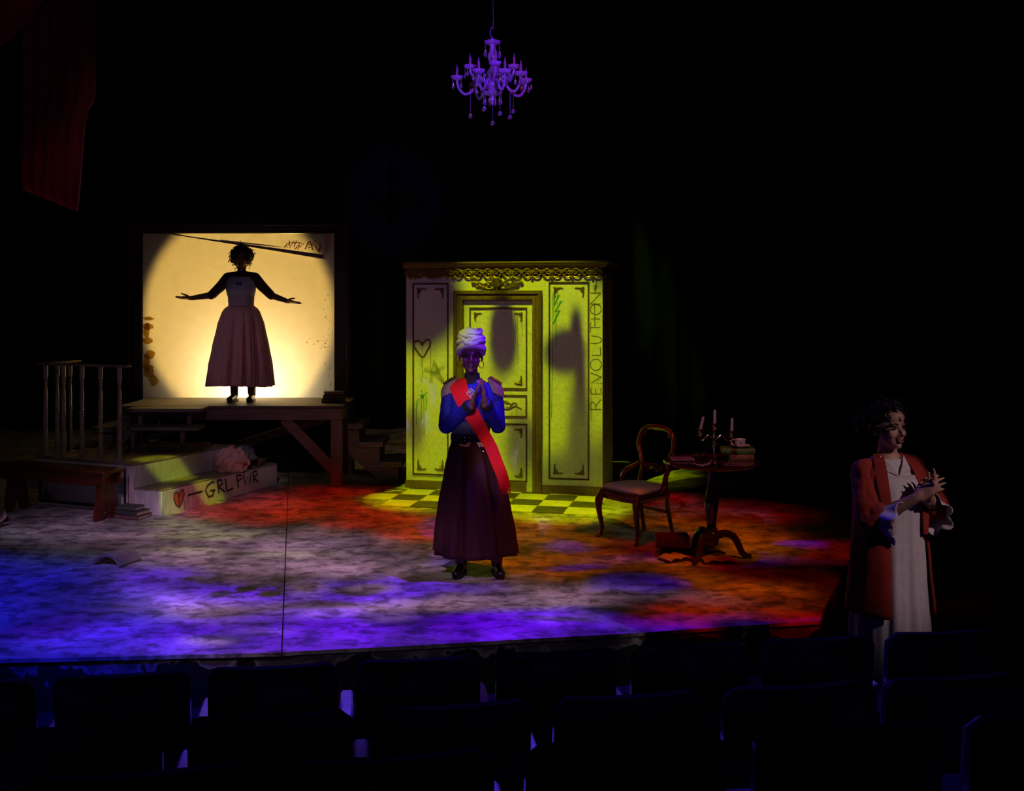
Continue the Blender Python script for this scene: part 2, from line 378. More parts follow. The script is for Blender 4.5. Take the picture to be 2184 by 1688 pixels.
# ------------------------------------------------------------------ mesh builder
class MB:
    def __init__(s):
        s.v = []; s.f = []; s.m = []
    def add(s, verts, faces, mi=0):
        o = len(s.v)
        s.v += [tuple(v) for v in verts]
        s.f += [tuple(i+o for i in f) for f in faces]
        s.m += [mi]*len(faces)
        return s
    def box(s, c, size, R=None, mi=0, bev=0.0):
        c = Vector(c); h = Vector(size)/2
        if bev <= 0:
            vs_ = [Vector((sx*h.x, sy*h.y, sz*h.z)) for sz in (-1, 1) for sy in (-1, 1) for sx in (-1, 1)]
            fs = [(0, 2, 3, 1), (4, 5, 7, 6), (0, 1, 5, 4), (2, 6, 7, 3), (0, 4, 6, 2), (1, 3, 7, 5)]
        else:
            b = min(bev, h.x*.9, h.y*.9, h.z*.9)
            vs_, idx = [], {}
            for sx in (-1, 1):
                for sy in (-1, 1):
                    for sz in (-1, 1):
                        for k in range(3):
                            p = [sx*(h.x-b), sy*(h.y-b), sz*(h.z-b)]
                            p[k] = (sx, sy, sz)[k]*h[k]
                            idx[(sx, sy, sz, k)] = len(vs_); vs_.append(Vector(p))
            fs = []
            def outward(f):
                cc = sum((vs_[i] for i in f), Vector())/len(f)
                n = (vs_[f[1]]-vs_[f[0]]).cross(vs_[f[2]]-vs_[f[0]])
                return f if n.dot(cc) > 0 else tuple(reversed(f))
            S = (-1, 1)
            for a in range(3):
                o1, o2 = [k for k in range(3) if k != a]
                for sa in S:
                    q = []
                    for t1, t2 in ((-1, -1), (1, -1), (1, 1), (-1, 1)):
                        t = [0, 0, 0]; t[a] = sa; t[o1] = t1; t[o2] = t2
                        q.append(idx[(*t, a)])
                    fs.append(outward(tuple(q)))
                for t1 in S:
                    for t2 in S:
                        q = []
                        for sa, k in ((-1, o1), (1, o1), (1, o2), (-1, o2)):
                            t = [0, 0, 0]; t[a] = sa; t[o1] = t1; t[o2] = t2
                            q.append(idx[(*t, k)])
                        fs.append(outward(tuple(q)))
            for sx in S:
                for sy in S:
                    for sz in S:
                        fs.append(outward(tuple(idx[(sx, sy, sz, k)] for k in range(3))))
        if R is not None:
            vs_ = [R @ v for v in vs_]
        return s.add([v+c for v in vs_], fs, mi)
    def bar(s, p0, p1, w, t, up=(0, 0, 1), mi=0, bev=0.0):
        """a straight timber from p0 to p1, w wide across `up`, t thick along the third axis"""
        p0 = Vector(p0); p1 = Vector(p1); d = p1-p0; l = d.length; d = d/l
        up = Vector(up); y = (up-d*up.dot(d)).normalized(); z = d.cross(y)
        R = Matrix((d, y, z)).transposed()
        return s.box((p0+p1)/2, (l, w, t), R, mi, bev)
    def loft(s, rings, cap0=True, cap1=True, closed=True, mi=0):
        n = len(rings[0]); vs_ = [Vector(p) for r in rings for p in r]; fs = []
        m = n if closed else n-1
        for i in range(len(rings)-1):
            for j in range(m):
                a = i*n+j; b = i*n+(j+1) % n
                fs.append((a, b, b+n, a+n))
        if cap0: fs.append(tuple(reversed(range(n))))
        if cap1: fs.append(tuple(range((len(rings)-1)*n, len(rings)*n)))
        return s.add(vs_, fs, mi)
    def tube(s, pts, r, n=8, cap=True, mi=0, flat=1.0, up=None, closed=False):
        pts = [Vector(p) for p in pts]
        rr = r if isinstance(r, (list, tuple)) else [r]*len(pts)
        k = len(pts)
        rings = []; ref = None
        for i, p in enumerate(pts):
            if closed: d = pts[(i+1) % k]-pts[(i-1) % k]
            else: d = pts[min(i+1, k-1)]-pts[max(i-1, 0)]
            d = d.normalized() if d.length > 1e-9 else Vector((0, 0, 1))
            if ref is None:
                a = Vector(up) if up else (Vector((0, 0, 1)) if abs(d.z) < .9 else Vector((1, 0, 0)))
            else: a = ref if up is None else Vector(up)
            y = a-d*a.dot(d)
            if y.length < 1e-6: y = d.orthogonal()
            y.normalize(); ref = y
            x = y.cross(d)
            rings.append([p+(x*math.cos(2*PI*j/n)+y*math.sin(2*PI*j/n)*flat)*rr[i] for j in range(n)])
        if closed:
            rings.append(rings[0])
            return s.loft(rings, False, False, True, mi)
        return s.loft(rings, cap, cap, True, mi)
    def lathe(s, prof, c=(0, 0, 0), n=20, cap=True, mi=0, R=None, sx=1.0, sy=1.0):
        c = Vector(c); rings = []
        for r, z in prof:
            ring = [Vector((r*sx*math.cos(2*PI*j/n), r*sy*math.sin(2*PI*j/n), z)) for j in range(n)]
            if R is not None: ring = [R @ v for v in ring]
            rings.append([v+c for v in ring])
        return s.loft(rings, cap, cap, True, mi)
    def ell(s, c, r, n=12, m=8, R=None, mi=0):
        c = Vector(c)
        if not isinstance(r, (tuple, list, Vector)): r = (r, r, r)
        vs_ = [Vector((0, 0, -r[2]))]
        for i in range(1, m):
            a = -PI/2+PI*i/m
            for j in range(n):
                t = 2*PI*j/n
                vs_.append(Vector((r[0]*math.cos(a)*math.cos(t), r[1]*math.cos(a)*math.sin(t), r[2]*math.sin(a))))
        vs_.append(Vector((0, 0, r[2])))
        fs = [(0, 1+(j+1) % n, 1+j) for j in range(n)]
        for i in range(m-2):
            for j in range(n):
                a = 1+i*n+j; b = 1+i*n+(j+1) % n
                fs.append((a, b, b+n, a+n))
        t = len(vs_)-1; o = 1+(m-2)*n
        fs += [(o+j, o+(j+1) % n, t) for j in range(n)]
        if R is not None: vs_ = [R @ v for v in vs_]
        return s.add([v+c for v in vs_], fs, mi)
    def rcone(s, p0, r0, p1, r1, n=12, mi=0):
        """tapered limb segment with round ends"""
        p0 = Vector(p0); p1 = Vector(p1)
        d = (p1-p0).normalized()
        pts, rr = [], []
        for a in (-80, -55, -28, 0):
            pts.append(p0+d*r0*math.sin(math.radians(a))); rr.append(r0*math.cos(math.radians(a)))
        for a in (0, 28, 55, 80):
            pts.append(p1+d*r1*math.sin(math.radians(a))); rr.append(r1*math.cos(math.radians(a)))
        return s.tube(pts, rr, n, mi=mi)
    def prism(s, poly, axis, d0, d1, mi=0):
        """poly: 2-D outline; axis 'y': (x,z) outline pushed along y, 'z': (x,y) along z, 'x': (y,z) along x"""
        def pt(p, d):
            return {'y': (p[0], d, p[1]), 'z': (p[0], p[1], d), 'x': (d, p[0], p[1])}[axis]
        n = len(poly)
        vs_ = [pt(p, d0) for p in poly]+[pt(p, d1) for p in poly]
        fs = [tuple(range(n)), tuple(reversed(range(n, 2*n)))]
        fs += [(i, i+n, (i+1) % n+n, (i+1) % n) for i in range(n)]
        return s.add(vs_, fs, mi)
    def xf(s, M):
        s.v = [tuple(M @ Vector(v)) for v in s.v]
        return s
    def build(s, name, m, parent=None, smooth=True, loc=None, rz=None, angle=40, mats=None, sub=0):
        me = bpy.data.meshes.new(name)
        me.from_pydata(s.v, [], s.f)
        bm = bmesh.new(); bm.from_mesh(me)
        bmesh.ops.recalc_face_normals(bm, faces=bm.faces)
        bm.to_mesh(me); bm.free()
        for mm in (mats or [m]): me.materials.append(mm)
        if mats: me.polygons.foreach_set('material_index', s.m)
        if smooth:
            me.polygons.foreach_set('use_smooth', [True]*len(me.polygons))
            me.set_sharp_from_angle(angle=math.radians(angle))
        o = bpy.data.objects.new(name, me)
        COL.objects.link(o)
        if parent is not None: o.parent = parent
        if loc is not None: o.location = loc
        if rz is not None: o.rotation_euler = (0, 0, rz)
        if sub:
            md = o.modifiers.new('sub', 'SUBSURF'); md.levels = sub; md.render_levels = sub
        return o

def tag(o, label=None, cat=None, group=None, kind=None):
    if label: o['label'] = label
    if cat: o['category'] = cat
    if group: o['group'] = group
    if kind: o['kind'] = kind
    return o
def thing(name, label, cat, loc=(0, 0, 0), rz=0.0, group=None):
    o = bpy.data.objects.new(name, None)
    o.empty_display_size = 0.1
    COL.objects.link(o)
    o.location = loc; o.rotation_euler = (0, 0, rz)
    return tag(o, label, cat, group)
def kids(o): return [c for c in bpy.data.objects if c.parent is o]
def copy_tree(o, parent=None):
    c = o.copy(); COL.objects.link(c)
    if parent is not None: c.parent = parent
    for ch in kids(o): copy_tree(ch, c)
    return c
def arc(c, r, a0, a1, n, plane='xz', r1=None):
    out = []
    for i in range(n+1):
        t = i/n; a = math.radians(a0+(a1-a0)*t); rr = r+((r1-r)*t if r1 is not None else 0)
        x = rr*math.cos(a); y = rr*math.sin(a)
        c3 = Vector(c)
        out.append(c3+(Vector((x, 0, y)) if plane == 'xz' else Vector((x, y, 0)) if plane == 'xy' else Vector((0, x, y))))
    return out
def bez(pts, n=8):
    """smooth curve through pts (Catmull-Rom)"""
    pts = [Vector(p) for p in pts]; out = []
    for i in range(len(pts)-1):
        p0 = pts[max(i-1, 0)]; p1 = pts[i]; p2 = pts[i+1]; p3 = pts[min(i+2, len(pts)-1)]
        for k in range(n):
            t = k/n
            out.append(.5*((2*p1)+(p2-p0)*t+(2*p0-5*p1+4*p2-p3)*t*t+(3*p1-p0-3*p2+p3)*t*t*t))
    out.append(pts[-1])
    return out
def lerp_tab(tab, x):
    """tab rows (x, a, b, ...) -> interpolated tuple (smooth)"""
    if x <= tab[0][0]: return tab[0][1:]
    for i in range(len(tab)-1):
        if x <= tab[i+1][0]:
            t = (x-tab[i][0])/(tab[i+1][0]-tab[i][0])
            t = t*t*(3-2*t)*.5+t*.5
            return tuple(a+(b-a)*t for a, b in zip(tab[i][1:], tab[i+1][1:]))
    return tab[-1][1:]
# ------------------------------------------------------------------ the hall
M_floor = floor_mat()
M_black = mat('black_paint', (.010, .010, .011), rough=.7, var=.3)
M_velour = mat('black_velour', (.007, .007, .0075), rough=.95, var=.3, scale=60, spec=.1)
M_house = mat('dark_house_carpet', (.010, .010, .014), rough=.95, var=.4, scale=40)

# stage outline (front edge bows a little towards the seats)
front = [(-7.0, 5.45), (-4.6, 5.70), (-2.85, 5.93), (-1.9, 6.00), (-1.21, 6.07), (-.6, 6.16), (0, 6.27), (.75, 6.40), (1.35, 6.53), (1.92, 6.64)]
right = [(2.02, 6.9), (2.6, 8.2), (4.2, 9.2), (8.0, 10.6)]
back = [(8.0, 17.0), (-9.0, 17.0), (-9.0, 6.0)]
outl = front+right+back
mb = MB(); mb.prism([(x, y) for x, y in outl], 'z', -.30, -.022)
floor = mb.build('floor', fascia_mat(), smooth=False)
tag(floor, 'painted stage floor mottled in grey, with a peeling front edge', kind='structure')
# top boards: two sheets that meet at the seam running away from the seats
seam0, seam1 = Vector((-1.305, 6.045)), Vector((-2.60, 12.4))
def sheet(name, pts, z0=-.022, z1=0.0):
    m = MB(); m.prism(pts, 'z', z0, z1)
    return m.build(name, M_floor, floor, smooth=False)
g = .004
sd = (seam1-seam0).normalized(); sn = Vector((sd.y, -sd.x))*g
E = seam0+sd*11.2
leftpts = [(x, y-.012) for x, y in front if x < seam0.x-.1]+[tuple(seam0-sn+Vector((0, -.012))), tuple(E-sn), (-9, 17), (-9, 6)]
rightpts = [tuple(seam0+sn+Vector((0, -.012)))]+[(x, y-.012) for x, y in front if x > seam0.x+.05]+right+[(8.0, 17.0), tuple(E+sn)]
sheet('floor_board', leftpts)
sheet('floor_board', rightpts)

# house floor in three terraces
def terrace(name, y0, y1, z, thick=.5):
    m = MB()
    m.prism([(-9, y0-.147*9), (9, y0+.147*9), (9, y1+.147*9), (-9, y1-.147*9)], 'z', z-thick, z)
    o = m.build(name, M_house, smooth=False)
    return tag(o, kind='structure', label='dark stepped floor under the audience seats')
hf = MB(); hf.prism([(-9, 2.65), (9, 5.3), (9, 17), (-9, 17)], 'z', -.8, -.301)
tag(hf.build('floor_house', M_house, smooth=False), kind='structure', label='dark house floor in front of the stage')
terrace('floor_terrace', 3.08, 3.93, -.16, .8)
terrace('floor_terrace', 2.2, 3.08, .07, 1.0)
terrace('floor_terrace', -2.5, 2.2, .30, 1.2)

# walls and ceiling far off in the dark
def slab(name, c, s, m, label):
    b = MB(); b.box(c, s)
    return tag(b.build(name, m, smooth=False), kind='structure', label=label)
slab('wall_back', (0, 17.1, 3.5), (19, .2, 9), M_black, 'black back wall of the hall')
slab('wall_left', (-9.1, 7.5, 3.5), (.2, 20, 9), M_black, 'black left wall of the hall')
slab('wall_right', (9.1, 7.5, 3.5), (.2, 20, 9), M_black, 'black right wall of the hall')
slab('wall_rear', (0, -2.6, 3.5), (19, .2, 9), M_black, 'black wall behind the audience')
slab('ceiling', (0, 7.5, 8.1), (19, 20, .2), M_black, 'black ceiling of the hall')

# black masking drapes behind the set
def drape(name, pts, z0, z1, amp, wl, m, label, seed=0, thick=.012, zn=8):
    """hanging cloth along a plan polyline, with folds"""
    rnd = random.Random(seed)
    pts = [Vector((p[0], p[1], 0)) for p in pts]
    L_ = [0]
    for a, b in zip(pts, pts[1:]): L_.append(L_[-1]+(b-a).length)
    n = max(24, int(L_[-1]/wl*12))
    ph = rnd.random()*6
    base = []
    for i in range(n+1):
        s_ = L_[-1]*i/n
        k = max(j for j in range(len(L_)-1) if L_[j] <= s_+1e-9)
        t = (s_-L_[k])/(L_[k+1]-L_[k])
        p = pts[k].lerp(pts[k+1], t)
        d = (pts[k+1]-pts[k]).normalized(); nn = Vector((d.y, -d.x, 0))
        a = s_/wl*2*PI+ph
        off = amp*(math.sin(a+.7*math.sin(a*.37))+.35*math.sin(2.3*a+1))
        base.append((p, nn, off))
    m_ = MB()
    rows = []
    for zi in range(zn+1):
        f = zi/zn
        rows.append([p+nn*off*(1.15-.4*f)+Vector((0, 0, z0+(z1-z0)*f)) for p, nn, off in base])
    m_.loft(rows, False, False, closed=False)
    o = m_.build(name, m)
    so = o.modifiers.new('thick', 'SOLIDIFY'); so.thickness = thick
    return o
d1 = drape('black_drape', [(-8.8, 16.3), (-.5, 16.5), (.9, 15.4)], .02, 7.9, .10, .62, M_velour, '', 3)
tag(d1, 'wide black velour curtain hanging across the back of the stage', 'curtain')
d2 = drape('black_drape', [(1.0, 13.6), (1.75, 12.6), (2.35, 12.75)], .02, 7.9, .10, .55, M_velour, '', 5)
tag(d2, 'black velour leg curtain behind the balloon back chair, catching green light', 'curtain')
d3 = drape('black_drape', [(2.6, 13.3), (5.0, 12.4), (8.7, 12.2)], .02, 7.9, .12, .6, M_velour, '', 9)
tag(d3, 'black velour curtain at the right behind the woman in the red coat', 'curtain')
# ------------------------------------------------------------------ door flat
M_flat = mat('cream_flat_paint', (.74, .72, .68), rough=.7, color2=(.62, .60, .57), scale=30, bump=.12, detail=8)
M_mould = mat('brown_moulding', (.19, .11, .035), rough=.4, var=.4, scale=30)
M_gold = mat('antique_gold', (.42, .27, .06), rough=.32, metal=.65, var=.6, scale=45, bump=.3)
M_casing = mat('bronze_casing', (.20, .125, .035), rough=.42, var=.4, scale=12, stretch=(6, 6, .8))
M_line = mat('brown_spray', (.16, .12, .07), rough=.8)
M_purple_line = mat('plum_spray', (.20, .09, .10), rough=.8)
M_teal = mat('teal_splat', (.03, .22, .18), rough=.6)
M_gspray = mat('green_spray', (.04, .24, .10), rough=.8)
M_grey_spray = mat('faded_grey_spray', (.36, .36, .30), rough=.9, color2=(.52, .51, .46), scale=50)

FLAT = thing('door_flat', 'cream panelled stage flat with a door, gold cornice and graffiti', 'stage flat', W0, math.atan2(WA.y, WA.x))
FH = 2.385
UR = 2.09                      # right end
U = lambda px, off=0.0: wall_px(px, 800, off)[0]
Zw = lambda px, py, off=0.0: wall_px(px, py, off)[1]
dl, dr = U(988), U(1137)       # door opening
dt = Zw(1062, 641)
cl, cr_ = U(969), U(1156)      # casing outside
ct = Zw(1062, 620)
T = .05
mb = MB()
mb.box(((dl)/2, T/2, FH/2), (dl, T, FH))
mb.box(((dr+UR)/2, T/2, FH/2), (UR-dr, T, FH))
mb.box(((dl+dr)/2, T/2, (dt+FH)/2), (dr-dl, T, FH-dt))
mb.build('wall_panel', M_flat, FLAT, smooth=False)
mb = MB(); mb.box((UR-.02, T+.4, FH/2-.01), (.04, .8, FH-.02))
mb.build('return_panel', M_flat, FLAT, smooth=False)
for a, b in ((-.008, cl), (cr_, UR+.008)):
    mb = MB(); mb.box(((a+b)/2, -.008, .047), (b-a, .018, .094), bev=.004)
    mb.build('baseboard', M_casing, FLAT)

def frame_bars(x0, x1, z0, z1, w, y0, t, name, parent, m):
    mb = MB()
    prof = [(0, 0), (w*.15, -t), (w*.45, -t*.55), (w*.75, -t), (w, 0)]
    corners = [(x0, z0, 1, 1), (x1, z0, -1, 1), (x1, z1, -1, -1), (x0, z1, 1, -1)]
    rings = []
    for cx, cz, sx, sz in corners+corners[:1]:
        rings.append([(cx+sx*d, y0+h, cz+sz*d) for d, h in prof])
    mb.loft(rings, False, False, closed=False)
    return mb.build(name, m, parent, angle=30)

def corner_orn(x, z, sx, sz, size, y0, parent, m=None, name='corner_ornament'):
    """carved leaf bracket in a panel corner"""
    mb = MB()
    def q(a, b): return (x+sx*a*size, y0-.006, z+sz*b*size)
    mb.tube([q(.06, .06), q(.35, .10), q(.7, .06), q(1.0, .12)], [.009, .011, .008, .002], 6, flat=1)
    mb.tube([q(.06, .06), q(.10, .35), q(.06, .75), q(.12, 1.15)], [.009, .011, .008, .002], 6)
    mb.tube([q(.08, .08), q(.28, .22), q(.44, .26), q(.38, .34)], [.009, .007, .005, .003], 6)
    mb.tube([q(.08, .08), q(.22, .30), q(.26, .50), q(.36, .46)], [.009, .007, .005, .003], 6)
    mb.ell((x+sx*.1*size, y0-.008, z+sz*.1*size), (.016, .01, .016), 8, 6)
    for a, b in ((.55, .10), (.82, .12), (.10, .58), (.12, .92)):
        mb.ell((x+sx*a*size, y0-.006, z+sz*b*size), (.010, .008, .010), 6, 5)
    return mb.build(name, m or M_mould, parent)

def panel(x0, x1, z0, z1, y0, parent, corners=((0, 0), (1, 0), (0, 1), (1, 1)), size=.10, w=.018, orn=True):
    frame_bars(x0, x1, z0, z1, w, y0, .016, 'panel_moulding', parent, M_mould)
    if orn:
        for i, j in corners:
            corner_orn((x0+.055, x1-.055)[i], (z0+.055, z1-.055)[j], (1, -1)[i], (1, -1)[j], size, y0, parent)
panel(U(880), U(957), Zw(915, 1014), Zw(915, 604), 0, FLAT)
panel(U(1170), U(1257), Zw(1212, 1024), Zw(1212, 601), 0, FLAT)
# casing
def casing():
    mb = MB()
    w = dl-cl
    prof = [(0, 0), (0, -.045), (w*.12, -.058), (w*.22, -.05), (w*.30, -.055), (w*.36, -.036), (w*.62, -.03), (w*.66, -.038), (w*.95, -.034), (w*1.02, -.02), (w*1.02, .05)]
    rings = []
    for cx, cz, sx, sz in ((cl, 0, 1, 0), (cl, ct, 1, -1), (cr_, ct, -1, -1), (cr_, 0, -1, 0)):
        rings.append([(cx+sx*d, h, cz+sz*d) for d, h in prof])
    mb.loft(rings, True, True, closed=False)
    return mb.build('door_casing', M_casing, FLAT, angle=30)
casing()
# door
DY = .018
mb = MB(); mb.box(((dl+dr)/2, DY+.02, dt/2+.004), (dr-dl-.006, .04, dt-.012), bev=.003)
DOOR = mb.build('door', M_flat, FLAT)
DOOR['label'] = 'cream panelled door set in a bronze casing'
pl, pr = U(1000), U(1124)
panel(pl, pr, Zw(1062, 831), Zw(1062, 656), DY, DOOR, size=.085)
frame_bars(pl, pr, Zw(1062, 891), Zw(1062, 842), .02, DY, .014, 'panel_moulding', DOOR, M_mould)
panel(pl, pr, Zw(1062, 1028), Zw(1062, 903), DY, DOOR, size=.085)
mb = MB(); mb.box(((dl+pr)/2, DY-.006, .05), (pr-dl-.02, .014, .085), bev=.003)
mb.build('kick_board', M_casing, DOOR)
mb = MB()
zc = Zw(1062, 866); xc = (pl+pr)/2
for s in (-1, 1):
    for pts, r in (([(0, 0), (.05, .03), (.10, .035), (.14, .01), (.12, -.02), (.09, -.01)], .008),
                   ([(.02, -.01), (.07, -.03), (.12, -.03), (.18, 0), (.22, -.015), (.25, -.03)], .007),
                   ([(.03, .02), (.06, .05), (.10, .045), (.085, .02)], .006),
                   ([(.14, .012), (.17, .035), (.20, .02), (.185, .005)], .006)):
        mb.tube(bez([(xc+s*a, DY-.006, zc+b) for a, b in pts], 5), r, 6)
mb.ell((xc, DY-.008, zc), (.02, .012, .026), 8, 6)
mb.build('scroll_ornament', M_mould, DOOR)
for py in (722, 990):
    mb = MB(); mb.tube([(dr-.004, DY-.012, Zw(1137, py)-.04), (dr-.004, DY-.012, Zw(1137, py)+.04)], .009, 8)
    mb.ell((dr-.004, DY-.012, Zw(1137, py)+.045), .010, 8, 6)
    mb.build('hinge', M_gold, DOOR)
mb = MB(); kx = dl+.05; kz = .98
mb.lathe([(.004, 0), (.026, 0), (.026, .006), (.010, .010), (.009, .03), (.022, .04), (.026, .052), (.018, .064), (.001, .067)], (0, 0, 0), 14)
mb.xf(Matrix.Translation((kx, DY, kz)) @ Matrix.Rotation(PI/2, 4, 'X'))
mb.build('door_knob', M_gold, DOOR)

# cornice that also runs along the return
def cornice():
    mb = MB()
    z0 = FH-.055
    prof = [(.0, z0-.005), (.03, z0), (.036, z0+.012), (.058, z0+.030), (.060, z0+.036), (.074, z0+.050), (.074, z0+.068), (.0, z0+.070)]
    rings = []
    rings.append([(-.02, -d, z) for d, z in prof])
    rings.append([(UR+d, -d, z) for d, z in prof])
    rings.append([(UR+d, T+.8, z) for d, z in prof])
    mb.loft(rings, True, True, closed=True)
    return mb.build('cornice', M_casing, FLAT, angle=25)
cornice()
# pierced frieze: one carved unit, repeated
FZ = FH-.055
mb = MB(); mb.box(((UR-.01)/2, -.006, FZ-.045), (UR+.01, .012, .08)); mb.box((UR+.006, .42, FZ-.045), (.012, .84, .08))
mb.build('frieze_band', M_mould, FLAT, smooth=False)
def frieze_unit():
    mb = MB()
    h = .105
    for s in (-1, 1):
        mb.tube(bez([(s*.010, 0, -.075), (s*.035, -.004, -.095), (s*.075, -.006, -.088), (s*.098, -.006, -.055), (s*.080, -.006, -.030), (s*.055, -.006, -.042), (s*.062, -.006, -.062)], 4), .0085, 6)
        mb.tube(bez([(s*.012, 0, -.02), (s*.04, -.004, -.008), (s*.07, -.004, -.012), (s*.105, -.002, -.028)], 4), .008, 6)
        mb.tube(bez([(s*.010, -.002, -.045), (s*.032, -.006, -.030), (s*.046, -.006, -.052), (s*.028, -.006, -.062)], 4), .0075, 6)
        mb.ell((s*.060, -.012, -.014), (.014, .012, .012), 8, 6)
        mb.ell((s*.082, -.010, -.072), (.012, .010, .010), 8, 6)
        mb.ell((s*.105, -.008, -.045), (.012, .010, .014), 8, 6)
    for k in range(6):
        a = 2*PI*k/6
        mb.ell((.016*math.cos(a), -.010, -.045+.016*math.sin(a)), (.010, .008, .010), 6, 5)
    mb.ell((0, -.016, -.045), .009, 8, 6)
    mb.ell((0, -.008, -.098), (.016, .010, .018), 8, 6)
    return mb.build('frieze_scroll', M_gold, FLAT)
fu = frieze_unit()
nrep = 10
pitch = UR/nrep
for k in range(nrep):
    o = fu if k == 0 else fu.copy()
    if k: COL.objects.link(o)
    o.location = (pitch*(k+.5), -.022, FZ-.003)
    o.scale = (pitch/.215, 1, 1)
for k in range(3):
    o = fu.copy(); COL.objects.link(o)
    o.location = (UR+.022, .10+.22*k+.05, FZ-.003); o.rotation_euler = (0, 0, PI/2)
# carved crest above the door
mb = MB()
xc, zc = wall_px(1061, 606)
for s in (-1, 1):
    for pts, r in (([(.02, -.05), (.07, -.07), (.12, -.055), (.14, -.01), (.105, .01), (.085, -.02), (.11, -.03)], .013),
                   ([(.10, -.05), (.15, -.045), (.19, -.01), (.23, .02), (.26, .03), (.262, .005), (.24, .005)], .012),
                   ([(.04, .0), (.08, .03), (.11, .035), (.095, .01)], .011),
                   ([(.14, .0), (.18, .02), (.20, .04)], .010), ([(.17, -.02), (.20, -.035), (.225, -.02), (.215, 0)], .011),
                   ([(.02, .04), (.04, .06), (.03, .08)], .011)):
        mb.tube(bez([(xc+s*a, -.02, zc+b) for a, b in pts], 4), r, 7)
    for a, b, r in ((.262, .018, .018), (.085, -.015, .018), (.06, .02, .016), (.165, -.035, .016), (.205, .008, .017)):
        mb.ell((xc+s*a, -.024, zc+b), (r, r*.8, r), 8, 6)
mb.ell((xc, -.03, zc), (.045, .03, .055), 12, 8)
mb.ell((xc, -.03, zc+.062), (.026, .02, .03), 10, 8)
mb.ell((xc, -.025, zc-.065), (.02, .018, .03), 8, 6)
for k in range(5):
    a = math.radians(30+30*k)
    mb.ell((xc+.05*math.cos(a), -.04, zc+.03+.05*math.sin(a)), (.013, .012, .018), 8, 6)
for k in range(4):
    mb.tube([(xc+(-.03+.02*k), -.055, zc-.04), (xc+(-.03+.02*k)*.8, -.06, zc+.04)], .008, 6)
mb.v = [(a, b, zc+(c-zc)*.74) for a, b, c in mb.v]
mb.build('carved_crest', M_gold, FLAT)

# graffiti: flat painted strokes
def strokes(name, m, parent, polys, w, y=-.0025, conv=None, smooth=True):
    mb = MB()
    for pl_ in polys:
        ww = w
        if isinstance(pl_, tuple): pl_, ww = pl_
        pts = [conv(*p) for p in pl_]
        pts = [Vector((a, b, 0)) for a, b in pts]
        if smooth and len(pts) > 2: pts = bez(pts, 5)
        a_, b_ = [], []
        for i, p in enumerate(pts):
            d = pts[min(i+1, len(pts)-1)]-pts[max(i-1, 0)]
            d = d.normalized() if d.length > 0 else Vector((1, 0, 0))
            n = Vector((-d.y, d.x, 0))*ww/2
            a_.append((p.x+n.x, y, p.y+n.y)); b_.append((p.x-n.x, y, p.y-n.y))
        mb.loft([a_, b_], False, False, closed=False)
    o = mb.build(name, m, parent, smooth=False)
    if name in ('paint_drip', 'red_scribble'): o['kind'] = 'stuff'
    return o
c5 = lambda zx, zy: wall_px(860+zx/5.63, 640+zy/5.63)
c3 = lambda zx, zy: wall_px(1140+zx/4.967, 560+zy/4.967)
strokes('painted_heart', M_purple_line, FLAT, [[(228, 548), (215, 515), (175, 490), (138, 505), (130, 550), (165, 615), (235, 690), (285, 620), (322, 545), (322, 492), (288, 476), (250, 510), (228, 550)]], .022, conv=c5)
strokes('paint_drip', M_purple_line, FLAT, [[(230, 560), (231, 690)], [(232, 690), (234, 860), (222, 985)], [(218, 700), (220, 800)], [(330, 540), (332, 830)]], .005, conv=c5, smooth=False)
strokes('spray_tag', M_grey_spray, FLAT, [[(250, 835), (380, 880), (490, 800)], [(330, 1000), (365, 730), (480, 1000)], [(330, 850), (480, 980)], [(370, 760), (430, 900)]], .045, y=-.002, conv=c5, smooth=False)
strokes('paint_drip', M_teal, FLAT, [[(190, 1180), (160, 1200), (158, 1500)], [(218, 1180), (221, 1440)], [(248, 1180), (251, 1630)], [(250, 1150), (284, 1112)], [(262, 1140), (285, 1180), (270, 1330)], [(228, 1140), (222, 1085)], [(205, 1150), (185, 1130)], [(190, 1190), (150, 1330)]], .006, conv=c5, smooth=False)
mb = MB(); star = []
for k in range(12):
    a = 2*PI*k/12; r = 34 if k % 2 else 20
    star.append(c5(230+r*math.cos(a)*.8, 1160+r*math.sin(a)*1.1))
mb.add([(a, -.003, b) for a, b in star]+[(c5(230, 1160)[0], -.003, c5(230, 1160)[1])], [(i, (i+1) % 12, 12) for i in range(12)])
mb.build('paint_splat', M_teal, FLAT, smooth=False)
strokes('spray_zigzag', M_gspray, FLAT, [([(262, 345), (210, 455), (288, 408), (220, 525), (268, 508), (196, 655)], .016)], .016, conv=c3, smooth=False)
strokes('paint_drip', M_gspray, FLAT, [[(192, 330), (194, 700), (186, 1240), (182, 1655)], [(216, 290), (213, 470)], [(240, 280), (240, 370)], [(205, 300), (204, 600)], [(226, 520), (228, 700), (232, 898)]], .006, conv=c3, smooth=False)
def glyph(polys, z0, z1):
    return [[(708-gy*115, z0+(z1-z0)*gx) for gx, gy in p_] for p_ in polys]
circ = [(.5+.5*math.cos(a*PI/6), .5+.5*math.sin(a*PI/6)) for a in range(13)]
rev = []
rev += glyph([[(0, 0), (0, 1)], [(0, 1), (.5, 1), (.75, .8), (.45, .55), (0, .5)], [(.3, .55), (1, .05)]], 1560, 1455)
rev += glyph([[(0, 0), (0, .95)], [(0, 0), (1, .05)], [(0, .5), (.9, .55)], [(0, .95), (1, 1)]], 1396, 1332)
rev += glyph([[(0, .95), (.6, 0)], [(.6, 0), (1, 1)]], 1280, 1172)
rev += glyph([circ], 1146, 1024)
rev += glyph([[(0, .9), (0, .05)], [(0, .05), (1, .1)]], 985, 898)
